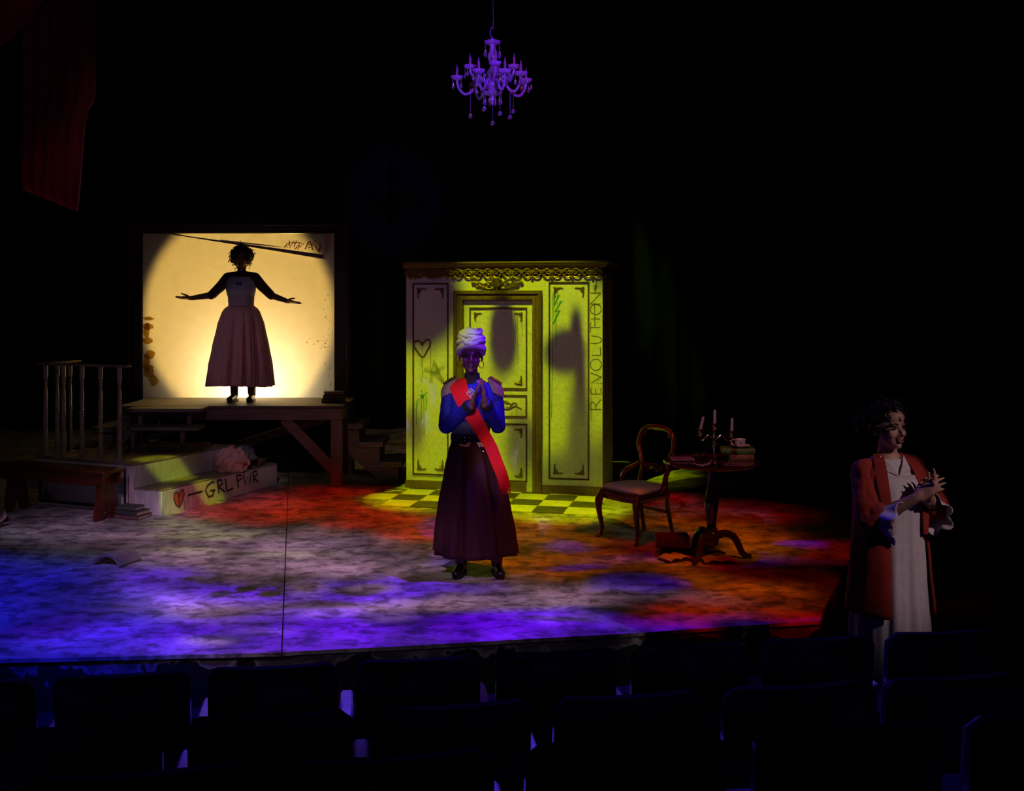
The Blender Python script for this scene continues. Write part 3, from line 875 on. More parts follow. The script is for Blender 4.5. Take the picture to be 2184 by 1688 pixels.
rev += glyph([[(0, 1), (.05, .25), (.4, 0), (.8, .15), (1, .95)]], 860, 778)
rev += glyph([[(0, 1), (1, .98)], [(.5, 1), (.5, .08)]], 745, 635)
rev += glyph([[(0, .1), (0, .95)]], 600, 560)
rev += [[(640, 680), (638, 430)]]
rev += glyph([circ], 552, 445)
rev += glyph([[(0, .05), (0, 1)], [(0, 1), (1, .05)], [(1, .05), (1, 1)]], 442, 325)
rev += [[(648, 330), (632, 255), (662, 250), (640, 300), (655, 215), (664, 172)]]
strokes('painted_lettering', M_line, FLAT, rev, .0095, conv=c3, smooth=True)['label'] = 'hand painted vertical lettering REVOLUTION'
strokes('paint_drip', M_line, FLAT, [[(600, 1600), (606, 1688)], [(715, 1280), (606, 1285), (604, 1600)]], .004, conv=c3, smooth=False)
strokes('paint_drip', M_line, DOOR, [[(a, b), (a+1, c)] for a, b, c in ((1098, 668, 730), (1103, 672, 775), (1110, 668, 700), (1113, 668, 720), (1090, 660, 690), (1100, 690, 712), (1062, 870, 884), (1100, 872, 886))], .004, y=DY-.0025, conv=lambda a, b: wall_px(a, b), smooth=False)

# chequered floor tiles in front of the flat
M_tw = mat('cream_tile', (.66, .62, .48), rough=.5, color2=(.50, .46, .34), scale=5)
M_tb = mat('dark_tile', (.10, .085, .06), rough=.5, color2=(.05, .045, .035), scale=5)
TILE = thing('chequered_floor', 'chequered cream and dark floor tiles laid before the door flat', 'floor tiles', G(1269, 1100), math.atan2(WA.y, WA.x))
tw = MB().box((0, 0, 0), (.298, .298, .010), bev=.002)
tA = tB = None
for i in range(8):
    for j in range(4):
        if i == 7 and j == 0: continue
        c = (-.15-.3*i, .15+.3*j, .0055)
        white = (i+j) % 2 == 0
        if j == 3 and i > 7: continue
        src = tA if white else tB
        if src is None:
            src = MB().box((0, 0, 0), (.298, .298, .010), bev=.002).build('tile', M_tw if white else M_tb, TILE)
            if white: tA = src
            else: tB = src
            o = src
        else:
            o = src.copy(); COL.objects.link(o)
        o.location = c
mb = MB()
for a, b in (((-2.28, .66), (-2.10, .86)), ((-2.33, .80), (-2.06, .72))):
    mb.bar((a[0], a[1], .012), (b[0], b[1], .012), .014, .002)
mb.build('painted_cross', M_tw, TILE, smooth=False)
# ------------------------------------------------------------------ platform, lit screen
M_ply = wood('platform_wood', (.26, .215, .20), (.15, .12, .11), .6, axis=0)
M_plyv = wood('platform_wood_upright', (.26, .215, .20), (.15, .12, .11), .6, axis=2)
M_dark_frame = wood('dark_frame_wood', (.045, .030, .022), (.02, .014, .010), .5, axis=2)
PZ = .87
PX0, PX1, PY0, PY1 = -4.19, -1.81, 11.35, 12.30
PLAT = thing('stage_platform', 'raised wooden platform on braced legs in front of the lit screen', 'platform', ((PX0+PX1)/2, PY0, 0))
ox, oy = (PX0+PX1)/2, PY0
def pb(name, c, s, m=M_ply, bev=.004, parent=None):
    mb = MB(); mb.box((c[0]-ox, c[1]-oy, c[2]), s, bev=bev)
    return mb.build(name, m, parent or PLAT)
pb('deck_board', ((PX0+PX1)/2, (PY0+PY1)/2, PZ-.0125), (PX1-PX0+.01, PY1-PY0+.01, .025))
pb('front_board', ((-3.26+PX1)/2, PY0+.0, PZ-.0255-.062), (PX1+3.26, .038, .124))
pb('front_board', ((PX0-3.26)/2, PY0+.03, PZ-.0255-.062), (-3.26-PX0-.002, .038, .124))
pb('side_board', (PX1-.02, (PY0+PY1)/2+.02, PZ-.0255-.062), (.038, PY1-PY0-.08, .124))
pb('side_board', (PX0+.02, (PY0+PY1)/2+.05, PZ-.0255-.062), (.038, PY1-PY0-.14, .124))
pb('leg', (PX1-.065, PY0+.04, (PZ-.15)/2), (.125, .038, PZ-.15), M_plyv)
pb('leg', (PX0+.085, PY0+.08, .46+(PZ-.15-.46)/2+.001), (.14, .05, PZ-.15-.462), M_plyv)
for x in (PX0+.07, PX1-.065):
    pb('leg', (x, PY1-.06, (PZ-.15)/2), (.125, .05, PZ-.15), M_plyv)
mb = MB(); a = P(606, 893, PY0+.04); b = P(712, 1003, PY0+.04)
mb.bar((a.x-ox, .04, a.z), (b.x-ox, .04, b.z), .115, .034, bev=.004)
mb.build('brace', M_ply, PLAT)
mb = MB(); mb.bar((PX0+.3-ox, .8, .10), (PX1-.3-ox, .8, .66), .10, .034, bev=.004); mb.build('brace', M_ply, PLAT)

# frame and screen behind
SY = 12.36
sx0, sx1 = P(305, 0, SY).x, P(713.5, 0, SY).x
sz0, sz1 = P(0, 852, SY).z, P(0, 498, SY).z
FR = thing('screen_frame', 'tall dark wooden frame around the lit paper screen', 'frame', ((sx0+sx1)/2, SY, 0))
fx = (sx0+sx1)/2
ztop = P(0, 474, SY).z
fo0, fo1 = P(270, 0, SY).x, P(748, 0, SY).x
def fb(name, x0, x1, z0, z1, y0=-.03, y1=.06, m=M_dark_frame):
    mb = MB(); mb.box(((x0+x1)/2-fx, (y0+y1)/2, (z0+z1)/2), (x1-x0, y1-y0, z1-z0), bev=.008)
    return mb.build(name, m, FR)
fb('frame_post', fo0, sx0, 0, ztop); fb('frame_post', sx1, fo1, 0, ztop)
fb('frame_header', sx0, sx1, sz1, ztop); fb('frame_sill', sx0, sx1, PZ-.17, sz0)
mb = MB(); mb.box((0, .03, (PZ-.172)/2), (sx1-sx0, .02, PZ-.172)); mb.build('light_block_panel', M_black, FR, smooth=False)  # black panel added to stop lamp light spilling under the platform
for x in (fo0+.035, fo1-.035):
    mb = MB(); mb.tube([(x-fx, -.03, .95), (x-fx, -.03, ztop-.03)], .014, 6); mb.build('frame_bead', M_dark_frame, FR)
mb = MB(); mb.tube([(fo0-fx+.03, -.03, ztop-.035), (fo1-fx-.03, -.03, ztop-.035)], .014, 6); mb.build('frame_bead', M_dark_frame, FR)

def screen_mat(name, col, var):
    m = bpy.data.materials.new(name); m.use_nodes = True
    nt = m.node_tree; N, L = nt.nodes, nt.links; N.clear()
    o = N.new('ShaderNodeOutputMaterial'); mix = N.new('ShaderNodeMixShader')
    t = N.new('ShaderNodeBsdfTranslucent'); d = N.new('ShaderNodeBsdfDiffuse')
    tc = N.new('ShaderNodeTexCoord'); n = N.new('ShaderNodeTexNoise')
    n.inputs['Scale'].default_value = 9; n.inputs['Detail'].default_value = 6
    L.new(tc.outputs['Object'], n.inputs['Vector'])
    r = N.new('ShaderNodeValToRGB')
    r.color_ramp.elements[0].color = (*[c*var for c in col], 1); r.color_ramp.elements[1].color = (*col, 1)
    r.color_ramp.elements[0].position = .3; r.color_ramp.elements[1].position = .65
    L.new(n.outputs[0], r.inputs[0])
    L.new(r.outputs[0], t.inputs[0]); L.new(r.outputs[0], d.inputs[0])
    mix.inputs[0].default_value = .45
    L.new(t.outputs[0], mix.inputs[1]); L.new(d.outputs[0], mix.inputs[2]); L.new(mix.outputs[0], o.inputs[0])
    return m
M_screen = screen_mat('muslin_screen', (.78, .70, .60), .93)
M_stain = screen_mat('amber_stain', (.74, .44, .06), .75)
M_flap = screen_mat('torn_flap_backing', (.80, .72, .62), .85)
M_redpaint = screen_mat('red_paint', (.42, .02, .05), .6)
M_specks = screen_mat('dark_specks', (.16, .10, .05), .5)
SCR = thing('backlit_screen', 'glowing cream muslin screen with a round pool of light', 'screen', (fx, SY, sz0+.001))
def sp(px, py): 
    p = P(px, py, SY); return (p.x-fx, p.z-sz0)
tri = [sp(365, 499.5), sp(690, 502.5), sp(690, 551)]
poly = [(sx0-fx, 0), (sx1-fx, 0), (sx1-fx, sz1-sz0), sp(692, 498.2), tri[2], tri[0], (sx0-fx, sz1-sz0)]
mb = MB(); y = 0.0
mb.add([(a, 0, b) for a, b in poly], [tuple(range(len(poly)))])
mb.build('screen_cloth', M_screen, SCR, smooth=False)
# the torn corner: a second sheet behind, hanging off a slanting batten
mb = MB(); q = [sp(362, 497), sp(694, 499), sp(694, 556)]
mb.add([(a, .025, b) for a, b in q], [(0, 1, 2)])
FL = mb.build('torn_corner_sheet', M_flap, SCR, smooth=False)
mb = MB(); q = [sp(366, 499), sp(690, 543.5), sp(690, 552), sp(366, 500.6)]
mb.prism(q, 'y', -.010, .014); mb.build('slanting_batten', mat('grey_batten', (.20, .17, .15), rough=.5, var=.5), SCR, smooth=False)
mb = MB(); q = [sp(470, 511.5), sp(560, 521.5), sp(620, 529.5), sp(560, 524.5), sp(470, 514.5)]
mb.prism(q, 'y', -.0125, -.0105); mb.build('batten_light_streak', mat('painted_light_streak', (.8, .76, .70), rough=.4), SCR, smooth=False)  # lamp light leaking along the batten, painted as a pale strip
cs = lambda a, b: sp(330+a/4.22, 480+b/4.22)
rr = random.Random(14)
scr = []
for k in range(46):
    a = rr.uniform(1170, 1495); b = rr.uniform(150, 222+(a-1170)*.045); an = rr.gauss(1.2, .7); ln = rr.uniform(10, 42)
    p_ = [(a, b), (a+ln*.5*math.cos(an)+rr.uniform(-8, 8), b-ln*.5*math.sin(an)), (a+ln*math.cos(an), min(b+6, max(140, b-ln*math.sin(an))))]
    scr.append((p_, rr.uniform(.003, .010)))
scr += [([(1470, 232), (1500, 190)], .014), ([(1440, 180), (1470, 236), (1496, 236)], .014), ([(1350, 220), (1390, 148), (1420, 225)], .012), ([(1160, 205), (1200, 165), (1300, 158)], .008)]
strokes('red_scribble', M_redpaint, FL, scr, .012, y=.022, conv=cs)
rr = random.Random(4)
mb = MB()
for k in range(70):
    if k < 40: a, b = sp(690+rr.gauss(8, 7), rr.uniform(570, 850))
    else: a, b = sp(rr.uniform(640, 700), rr.gauss(730, 8))
    if a > sx1-fx-.01 or b < .01: continue
    r = rr.uniform(.002, .006)
    mb.add([(a+r*math.cos(t*PI/3), -.001, b+r*math.sin(t*PI/3)*1.3) for t in range(6)], [tuple(range(6))])
mb.build('paint_specks', M_specks, SCR, smooth=False)['kind'] = 'stuff'
for kk, (px, py, rx, ry) in enumerate(((316, 680, 11, 4), (315, 697, 11, 8), (313, 705, 7, 16), (315, 727, 10, 8), (320, 757, 11, 10), (313, 775, 7, 20), (318, 792, 12, 14), (328, 812, 9, 12))):
    a, b = sp(px, py); k = SY/F
    mb = MB(); mb.add([(a+rx*k*math.cos(t*PI/8)*(1+.22*math.sin(1.7*t+px)+.12*math.sin(3.1*t+py)), -.0015-.0012*kk, b+ry*k*math.sin(t*PI/8)) for t in range(16)], [tuple(range(16))])
    mb.build('amber_stain', M_stain, SCR, smooth=False)

# front step unit from the block up to the platform
ST = thing('escape_steps', 'small open wooden steps up to the front of the platform', 'steps', (-3.62, 11.1, .462))
def sb(name, c, s, par, o, m=M_ply, bev=.004):
    mb = MB(); mb.box((c[0]-o[0], c[1]-o[1], c[2]-o[2]), s, bev=bev); return mb.build(name, m, par)
so = (-3.62, 11.1, .462)
sb('tread', (-3.62, 11.19, .852), (.77, .30, .034), ST, so)
sb('tread', (-3.62, 11.04, .675), (.80, .24, .036), ST, so)
for x in (-3.90, -3.39):
    sb('post', (x, 11.19, .835-.0705), (.042, .06, .141), ST, so, M_plyv)
    sb('post', (x-.02, 11.02, .462+.0975), (.042, .06, .194), ST, so, M_plyv)
mb = MB(); mb.bar((-.20, .10, .065), (.06, .10, .18), .09, .03, bev=.003); mb.build('brace', M_ply, ST)

# side stairs
def side_stair(name, label, x0, sgn, rows):
    t = thing(name, label, 'steps', (x0, 11.85, 0))
    for (xa, xb, z) in rows:
        mb = MB(); mb.box(((xa+xb)/2-x0, 0, z-.03), (abs(xb-xa), .62, .06), bev=.005); mb.build('tread', M_ply, t)
    for y in (-.22, .22):
        mb = MB()
        pts = []
        zs = [r[2]-.061 for r in rows]
        xs = [r[0] for r in rows]; xe = [r[1] for r in rows]
        up = [(xs[0], zs[0])]
        for i in range(len(rows)):
            up += [(xs[i], zs[i]), (xe[i]-sgn*.05, zs[i])]
        low = [(xe[-1]-sgn*.05, 0), (xe[-1]-sgn*.22, 0), (xs[0], max(zs[0]-.28, .05))]
        poly = [(a-x0, b) for a, b in up[1:]+low]
        mb.prism(poly, 'y', y-.02, y+.02)
        mb.build('stringer', M_ply, t, smooth=False)
    return t
side_stair('side_stairs', 'wooden stairs with three treads descending right of the platform', -1.79, 1, [(-1.79, -1.62, .66), (-1.66, -1.40, .46), (-1.44, -1.19, .245)])
side_stair('side_stairs', 'dim wooden stairs descending left behind the railing', -4.21, -1, [(-4.21, -4.56, .62), (-4.50, -4.86, .40), (-4.80, -5.15, .2)])
# ------------------------------------------------------------------ white step block, railing, bench
SU = Vector((.388, .921, 0)).normalized()      # along the steps, away from the hall
SNN = Vector((-SU.y, SU.x, 0))                  # towards the left
SC0 = Vector((-3.235, 9.83, 0))
RZ = math.atan2(SU.y, SU.x)                    # local x = SU, local y = SNN
M_white = mat('scuffed_white_paint', (.66, .64, .62), rough=.6, color2=(.50, .48, .47), scale=7, stretch=(3, 3, 1), bump=.1)
M_tread = mat('worn_tread', (.36, .29, .22), rough=.6, color2=(.14, .105, .075), scale=4, stretch=(1, 4, 1))
M_ink = mat('plum_marker', (.055, .022, .05), rough=.7)
M_heart = mat('orange_red_paint', (.60, .13, .06), rough=.6)
BL = thing('step_block', 'white two-tier step block painted with a heart and GRL PWR', 'step block', SC0, RZ)
def lb(name, x0, x1, y0, y1, z0, z1, m, bev=.004, parent=None):
    mb = MB(); mb.box(((x0+x1)/2, (y0+y1)/2, (z0+z1)/2), (x1-x0, y1-y0, z1-z0), bev=bev)
    return mb.build(name, m, parent or BL)
H1, H2, DT, BW, LB = .238, .46, .33, 1.53, 1.45
lower = lb('lower_step', 0, 1.80, 0, DT, 0, H1-.014, M_white)
lb('lower_tread', .002, 1.798, .002, DT, H1-.014, H1, M_tread, .002)
upper = lb('upper_step', 0, LB, DT, BW, 0, H2-.016, M_white)
lb('upper_tread', -.004, LB, DT-.004, BW, H2-.016, H2, M_tread, .002)
# panelled end face
frame_e = MB()
for a, b, c, d in ((.42, 1.50, .03, .05), (.42, 1.50, .40, .42), (.42, .44, .03, .42), (1.48, 1.50, .03, .42)):
    frame_e.box((-.006, (a+b)/2, (c+d)/2), (.012, b-a, d-c))
frame_e.build('panel_moulding', mat('black_moulding', (.03, .025, .02), rough=.5), BL, smooth=False)
mb = MB(); mb.prism([(1.45, .07), (1.30, .07), (1.38, .10), (1.42, .18)], 'x', -.012, 0.0); mb.build('corner_ornament', M_mould, BL, smooth=False)
lb('corner_board', -.010, .0, DT, DT+.085, 0, H2-.018, M_white, .002)
mb = MB(); mb.box((-.011, DT+.055, .18), (.002, .010, .36)); mb.build('painted_stripe', mat('dull_red_stripe', (.30, .06, .05)), BL, smooth=False)
# lettering on the lower riser, in photo coordinates
def step_px(px, py):
    k = (px-1092)/F
    u = (k*SC0.y-SC0.x)/(SU.x-k*SU.y)
    D = SC0.y+SU.y*u
    return u, CAMZ-(py-HOR)*D/F
def step_strokes(name, m, polys, w, zoomed=True, off=-.002, smooth=False):
    conv = lambda a, b: step_px(a*.29304, 740+b*.29304)
    return strokes(name, m, BL, polys, w, y=off, conv=conv, smooth=smooth)
hp = [(1300, 1075), (1285, 1055), (1265, 1068), (1262, 1110), (1278, 1150), (1302, 1172), (1328, 1120), (1340, 1070), (1335, 1042), (1318, 1042), (1300, 1075)]
conv = lambda a, b: step_px(a*.29304, 740+b*.29304)
hh = [conv(*p_) for p_ in hp[:-1]]
hc = conv(1300, 1105)
mb = MB(); mb.add([(a, -.002, b) for a, b in hh]+[(hc[0], -.002, hc[1])], [(i, (i+1) % 10, 10) for i in range(10)])
mb.build('painted_heart', M_heart, BL, smooth=False)
step_strokes('heart_outline', M_ink, [hp, [(1300, 1075), (1298, 1110), (1304, 1172)]], .012, off=-.0035)
step_strokes('painted_lettering', M_ink, [
    [(1366, 1082), (1472, 1052)],
    [(1558, 985), (1540, 985), (1508, 1012), (1495, 1050), (1515, 1092), (1545, 1085), (1558, 1048)], [(1530, 1050), (1566, 1043)],
    [(1580, 970), (1592, 1068)], [(1580, 972), (1612, 972), (1622, 995), (1588, 1018)], [(1588, 1018), (1636, 1058)],
    [(1640, 958), (1650, 1052)], [(1650, 1052), (1696, 1030)],
    [(1722, 935), (1734, 1028)], [(1718, 940), (1752, 932), (1760, 958), (1728, 980)],
    [(1770, 925), (1786, 1012), (1800, 945), (1818, 1000), (1826, 915)],
    [(1840, 908), (1848, 992)], [(1838, 912), (1866, 905), (1874, 928), (1844, 950)], [(1844, 950), (1880, 985)]],
    .021, smooth=False)['label'] = 'dark hand painted lettering GRL PWR'
step_strokes('paint_drip', M_ink, [[(1318, 1170), (1312, 1225)], [(1525, 1095), (1527, 1130)], [(1340, 1120), (1342, 1200)], [(1375, 1085), (1374, 1150)], [(1400, 1080), (1399, 1160)], [(1425, 1075), (1424, 1150)]], .003)

# railing with turned balusters
M_bal = wood('painted_baluster', (.40, .31, .20), (.22, .16, .10), .4, coat=.4, axis=2)
RAIL = thing('stair_railing', 'corner railing with turned wooden balusters on the white step block', 'railing', SC0+SNN*1.48+Vector((0, 0, H2)), RZ)
BH = .885
prof = [(.021, 0), (.021, .24), (.016, .25), (.021, .262), (.016, .275), (.019, .30), (.0215, .36), (.018, .395), (.022, .405), (.017, .415), (.022, .428), (.017, .44), (.022, .452), (.015, .47), (.019, .53), (.015, .64), (.012, .70), (.018, .712), (.013, .724), (.018, .735), (.013, .748), (.020, .762), (.021, .775), (.021, BH)]
bal0 = None
spots = [(.03, -.02-.232*k) for k in range(5)]+[(.03+.165*(k+1), .0) for k in range(2)]
for (x, y_) in spots:
    if bal0 is None:
        mb = MB(); mb.lathe([(r*1.1, z) for r, z in prof], (0, 0, 0), 12)
        bal0 = mb.build('baluster', M_bal, RAIL); o = bal0
    else:
        o = bal0.copy(); COL.objects.link(o)
    o.location = (x, y_, .018)
mb = MB(); mb.box((.03, -.50, BH+.018+.011), (.07, 1.14, .022), bev=.005); mb.build('top_rail', M_bal, RAIL)
mb = MB(); mb.box((.24, .0, BH+.018+.013), (.50, .06, .022), bev=.005); mb.build('top_rail', M_bal, RAIL)
mb = MB(); mb.box((.03, -.47, .009), (.085, 1.06, .018), bev=.004); mb.build('base_rail', M_tread, RAIL)
mb = MB(); mb.box((.25, .0, .009), (.36, .085, .018), bev=.004); mb.build('base_rail', M_tread, RAIL)

# bench
M_bench = wood('red_brown_bench_wood', (.12, .026, .010), (.06, .012, .005), .45, coat=.2, axis=0)
BN = thing('wooden_bench', 'red brown wooden plank bench with notched end legs beside the step block', 'bench', (-4.205, 9.905, 0), RZ-PI/2)
mb = MB(); mb.box((0, 0, .44), (1.30, .27, .035), bev=.008); mb.build('seat', M_bench, BN)
for y_ in (-.105, .105):
    mb = MB(); mb.box((0, y_, .37), (1.26, .024, .103), bev=.004); mb.build('apron', M_bench, BN)
for x_ in (-.545, .545):
    mb = MB()
    poly = [(-.135, 0), (-.05, 0), (0, .15), (.05, 0), (.135, 0), (.092, .32), (.092, .421), (-.092, .421), (-.092, .32)]
    mb.prism(poly, 'x', x_-.02, x_+.02)
    mb.build('leg', M_bench, BN, smooth=False)
# ------------------------------------------------------------------ books and papers
M_pages = mat('book_pages', (.55, .46, .33), rough=.8, var=.3, scale=8, stretch=(1, 1, 60))
def cover(c): 
    return mat('cover_%03d_%03d_%03d' % tuple(int(x*999) for x in c), c, rough=.5, var=.35, scale=30)
def book(name, label, loc, rz, w, d, t, col, group=None, tilt=None):
    """closed hardback lying flat: w along the spine, d deep, t thick; spine at -y"""
    o = thing(name, label, 'book', loc, rz, group)
    if tilt: o.rotation_euler = (*tilt, rz)
    c = cover(col); k = min(.004, t*.14)
    mb = MB()
    mb.box((0, 0, k/2), (w, d, k)); mb.box((0, 0, t-k/2), (w, d, k))
    prof = [(-d/2, 0), (-d/2-.006, t*.2), (-d/2-.008, t*.5), (-d/2-.006, t*.8), (-d/2, t), (-d/2+k, t), (-d/2+k, 0)]
    mb.prism(prof, 'x', -w/2, w/2)
    mb.build('cover', c, o, smooth=False)
    mb = MB(); mb.box((0, .002, t/2), (w-.010, d-.008, t-2*k), bev=.001)
    mb.build('pages', M_pages, o, smooth=False)
    for s in (-.3, .3):
        mb = MB(); mb.bar((s*w, -d/2-.0088, t*.25), (s*w, -d/2-.0088, t*.75), .006, .002, up=(1, 0, 0)); mb.build('spine_band', M_gold, o, smooth=False)
    return o
def open_book(name, label, loc, rz, w, d, col, face_down=False, lift=.05):
    o = thing(name, label, 'book', loc, rz)
    rows = []; n = 8
    def leaf(s, z0, h, shrink, nm, m, thick):
        mb = MB(); A, B = [], []
        top = []
        for i in range(n+1):
            t_ = i/n
            x = s*(w*t_*shrink)
            z = (lift*(1-t_**2.4)+.002 if face_down else .006+h*math.sin(PI*min(t_*1.05+.08, 1))*.6)+z0
            top.append((x, z))
        rings = []
        for x, z in top:
            rings.append([(x, -d/2*shrink, z), (x, d/2*shrink, z), (x, d/2*shrink, z+thick), (x, -d/2*shrink, z+thick)])
        mb.loft(rings)
        return mb.build(nm, m, o, angle=30)
    c = cover(col)
    for s in (-1, 1):
        if face_down:
            leaf(s, .012, 0, 1.0, 'cover', c, .003)
            leaf(s, .0, 0, .96, 'pages', M_pages, .011)
        else:
            leaf(s, -.006, .0, 1.0, 'cover', c, .003)
            leaf(s, .0, .03, .96, 'pages', M_pages, .010)
    return o

# stack beside the bench
p0 = G(279, 1106)
for k, (dz, w, d, t, c, a, lab) in enumerate(((0, .26, .19, .034, (.16, .07, .075), .02, 'maroon book at the bottom of the stack by the bench leg'),
        (.035, .25, .18, .040, (.045, .06, .06), -.05, 'thick dark slate book in the middle of the stack by the bench'),
        (.076, .20, .15, .036, (.06, .085, .065), .06, 'dark green book on top of the stack by the bench'))):
    book('book', lab, (p0.x+.005-(.02 if k == 2 else 0), p0.y+.035, .0005+dz), a-.36, w, d, t, c, 'books stacked by the bench')
# face down open book on the open floor
p0 = G(243, 1206)
open_book('open_book', 'open book lying face down on the bare stage floor at the left', (p0.x, p0.y+.06, .001), -.35, .125, .24, (.34, .32, .26), True, .075)
# on the platform
p0 = G(709, 860, PZ)
for k, (dz, dx, w, d, t, c, a, lab) in enumerate(((0, -.005, .25, .17, .045, (.09, .06, .05), .05, 'brown book at the bottom of the stack on the platform corner'),
        (.046, .01, .23, .16, .036, (.03, .028, .035), -.08, 'black book in the middle of the stack on the platform corner'),
        (.083, .005, .22, .155, .036, (.05, .028, .03), .10, 'dark plum book on top of the stack on the platform corner'))):
    book('book', lab, (p0.x+dx, p0.y+.09, PZ+.0005+dz), PI+a, w, d, t, c, 'books on the platform corner')
book('book', 'small orange book lying in the dark under the platform', (-3.24, 11.22, H2+.001), .1, .14, .10, .035, (.40, .16, .06))

# crumpled clothes on the lower step
def crumple(name, label, cat, loc, r, seed, m, amp=.22, folds=9, n=64, mrows=40, flat=.0):
    rnd = random.Random(seed)
    dirs = []
    for k in range(folds):
        dirs.append((Vector((rnd.gauss(0, 1), rnd.gauss(0, 1), rnd.gauss(0, 1))).normalized(), rnd.uniform(3, 9), rnd.random()*6))
    vs_, fs = [], []
    for i in range(mrows+1):
        a = -PI/2+PI*i/mrows
        for j in range(n):
            t = 2*PI*j/n
            v = Vector((math.cos(a)*math.cos(t), math.cos(a)*math.sin(t), math.sin(a)))
            h = 0
            for d_, f_, p_ in dirs:
                h += (1-abs(math.sin(.85*f_*v.dot(d_)+p_+1.1*math.sin(2.5*v.x+p_))))**1.5*amp/folds*3.8
            k = .78+h
            x, y, z = v.x*r[0]*k, v.y*r[1]*k, v.z*r[2]*k
            vs_.append((x, y, max(z, -r[2]*.55)+r[2]*.55))
    for i in range(mrows):
        for j in range(n):
            b = i*n+j; c = i*n+(j+1) % n
            fs.append((b, c, c+n, b+n))
    mb = MB(); mb.add(vs_, fs)
    o = mb.build(name, m, None, angle=180, loc=loc)
    return tag(o, label, cat)
M_pinkcloth = mat('dusty_pink_cloth', (.66, .34, .30), rough=.9, var=.3, scale=18)
M_greycloth = mat('grey_denim_cloth', (.14, .14, .17), rough=.9, var=.4, scale=18)
M_browncloth = mat('brown_cloth', (.13, .075, .055), rough=.9, var=.4, scale=18)
def on_step(u, n_, z): return SC0+SU*u+SNN*n_+Vector((0, 0, z))
crumple('crumpled_garment', 'dusty pink garment in a heap on the lower white step', 'clothing', on_step(1.20, .15, H1+.001), (.145, .14, .135), 11, M_pinkcloth, .34)
crumple('crumpled_garment', 'dark grey denim garment piled over the pink garment on the step', 'clothing', on_step(1.36, .17, H1+.085), (.15, .13, .085), 5, M_greycloth, .3)
crumple('crumpled_garment', 'small brown cloth crumpled at the far end of the lower step', 'clothing', on_step(1.60, .15, H1+.001), (.12, .10, .05), 8, M_browncloth, .3)
M_pinkpaper = mat('pink_paper', (.70, .36, .34), rough=.8)
def paper(name, label, cat, loc, rz, w, d, m, curl=.02):
    mb = MB(); rows = []
    for i in range(9):
        t_ = i/8
        rows.append([(w*(t_-.5), -d/2, curl*(t_-.5)**2*4+.001), (w*(t_-.5), d/2, curl*(t_-.3)**2*4+.001)])
    mb.loft(rows, False, False, closed=False)
    o = mb.build(name, m, None, loc=loc, rz=rz)
    s = o.modifiers.new('t', 'SOLIDIFY'); s.thickness = .0012
    return tag(o, label, cat)
paper('paper_sheet', 'curled pink paper lying at the left edge of the stage', 'paper', G(-8, 1113), .5, .16, .2, M_pinkpaper, .05)
paper('paper_sheet', 'flat pale pink paper nearest the left edge of the stage', 'paper', G(-10, 1124), -.3, .15, .2, M_pinkpaper, .012)

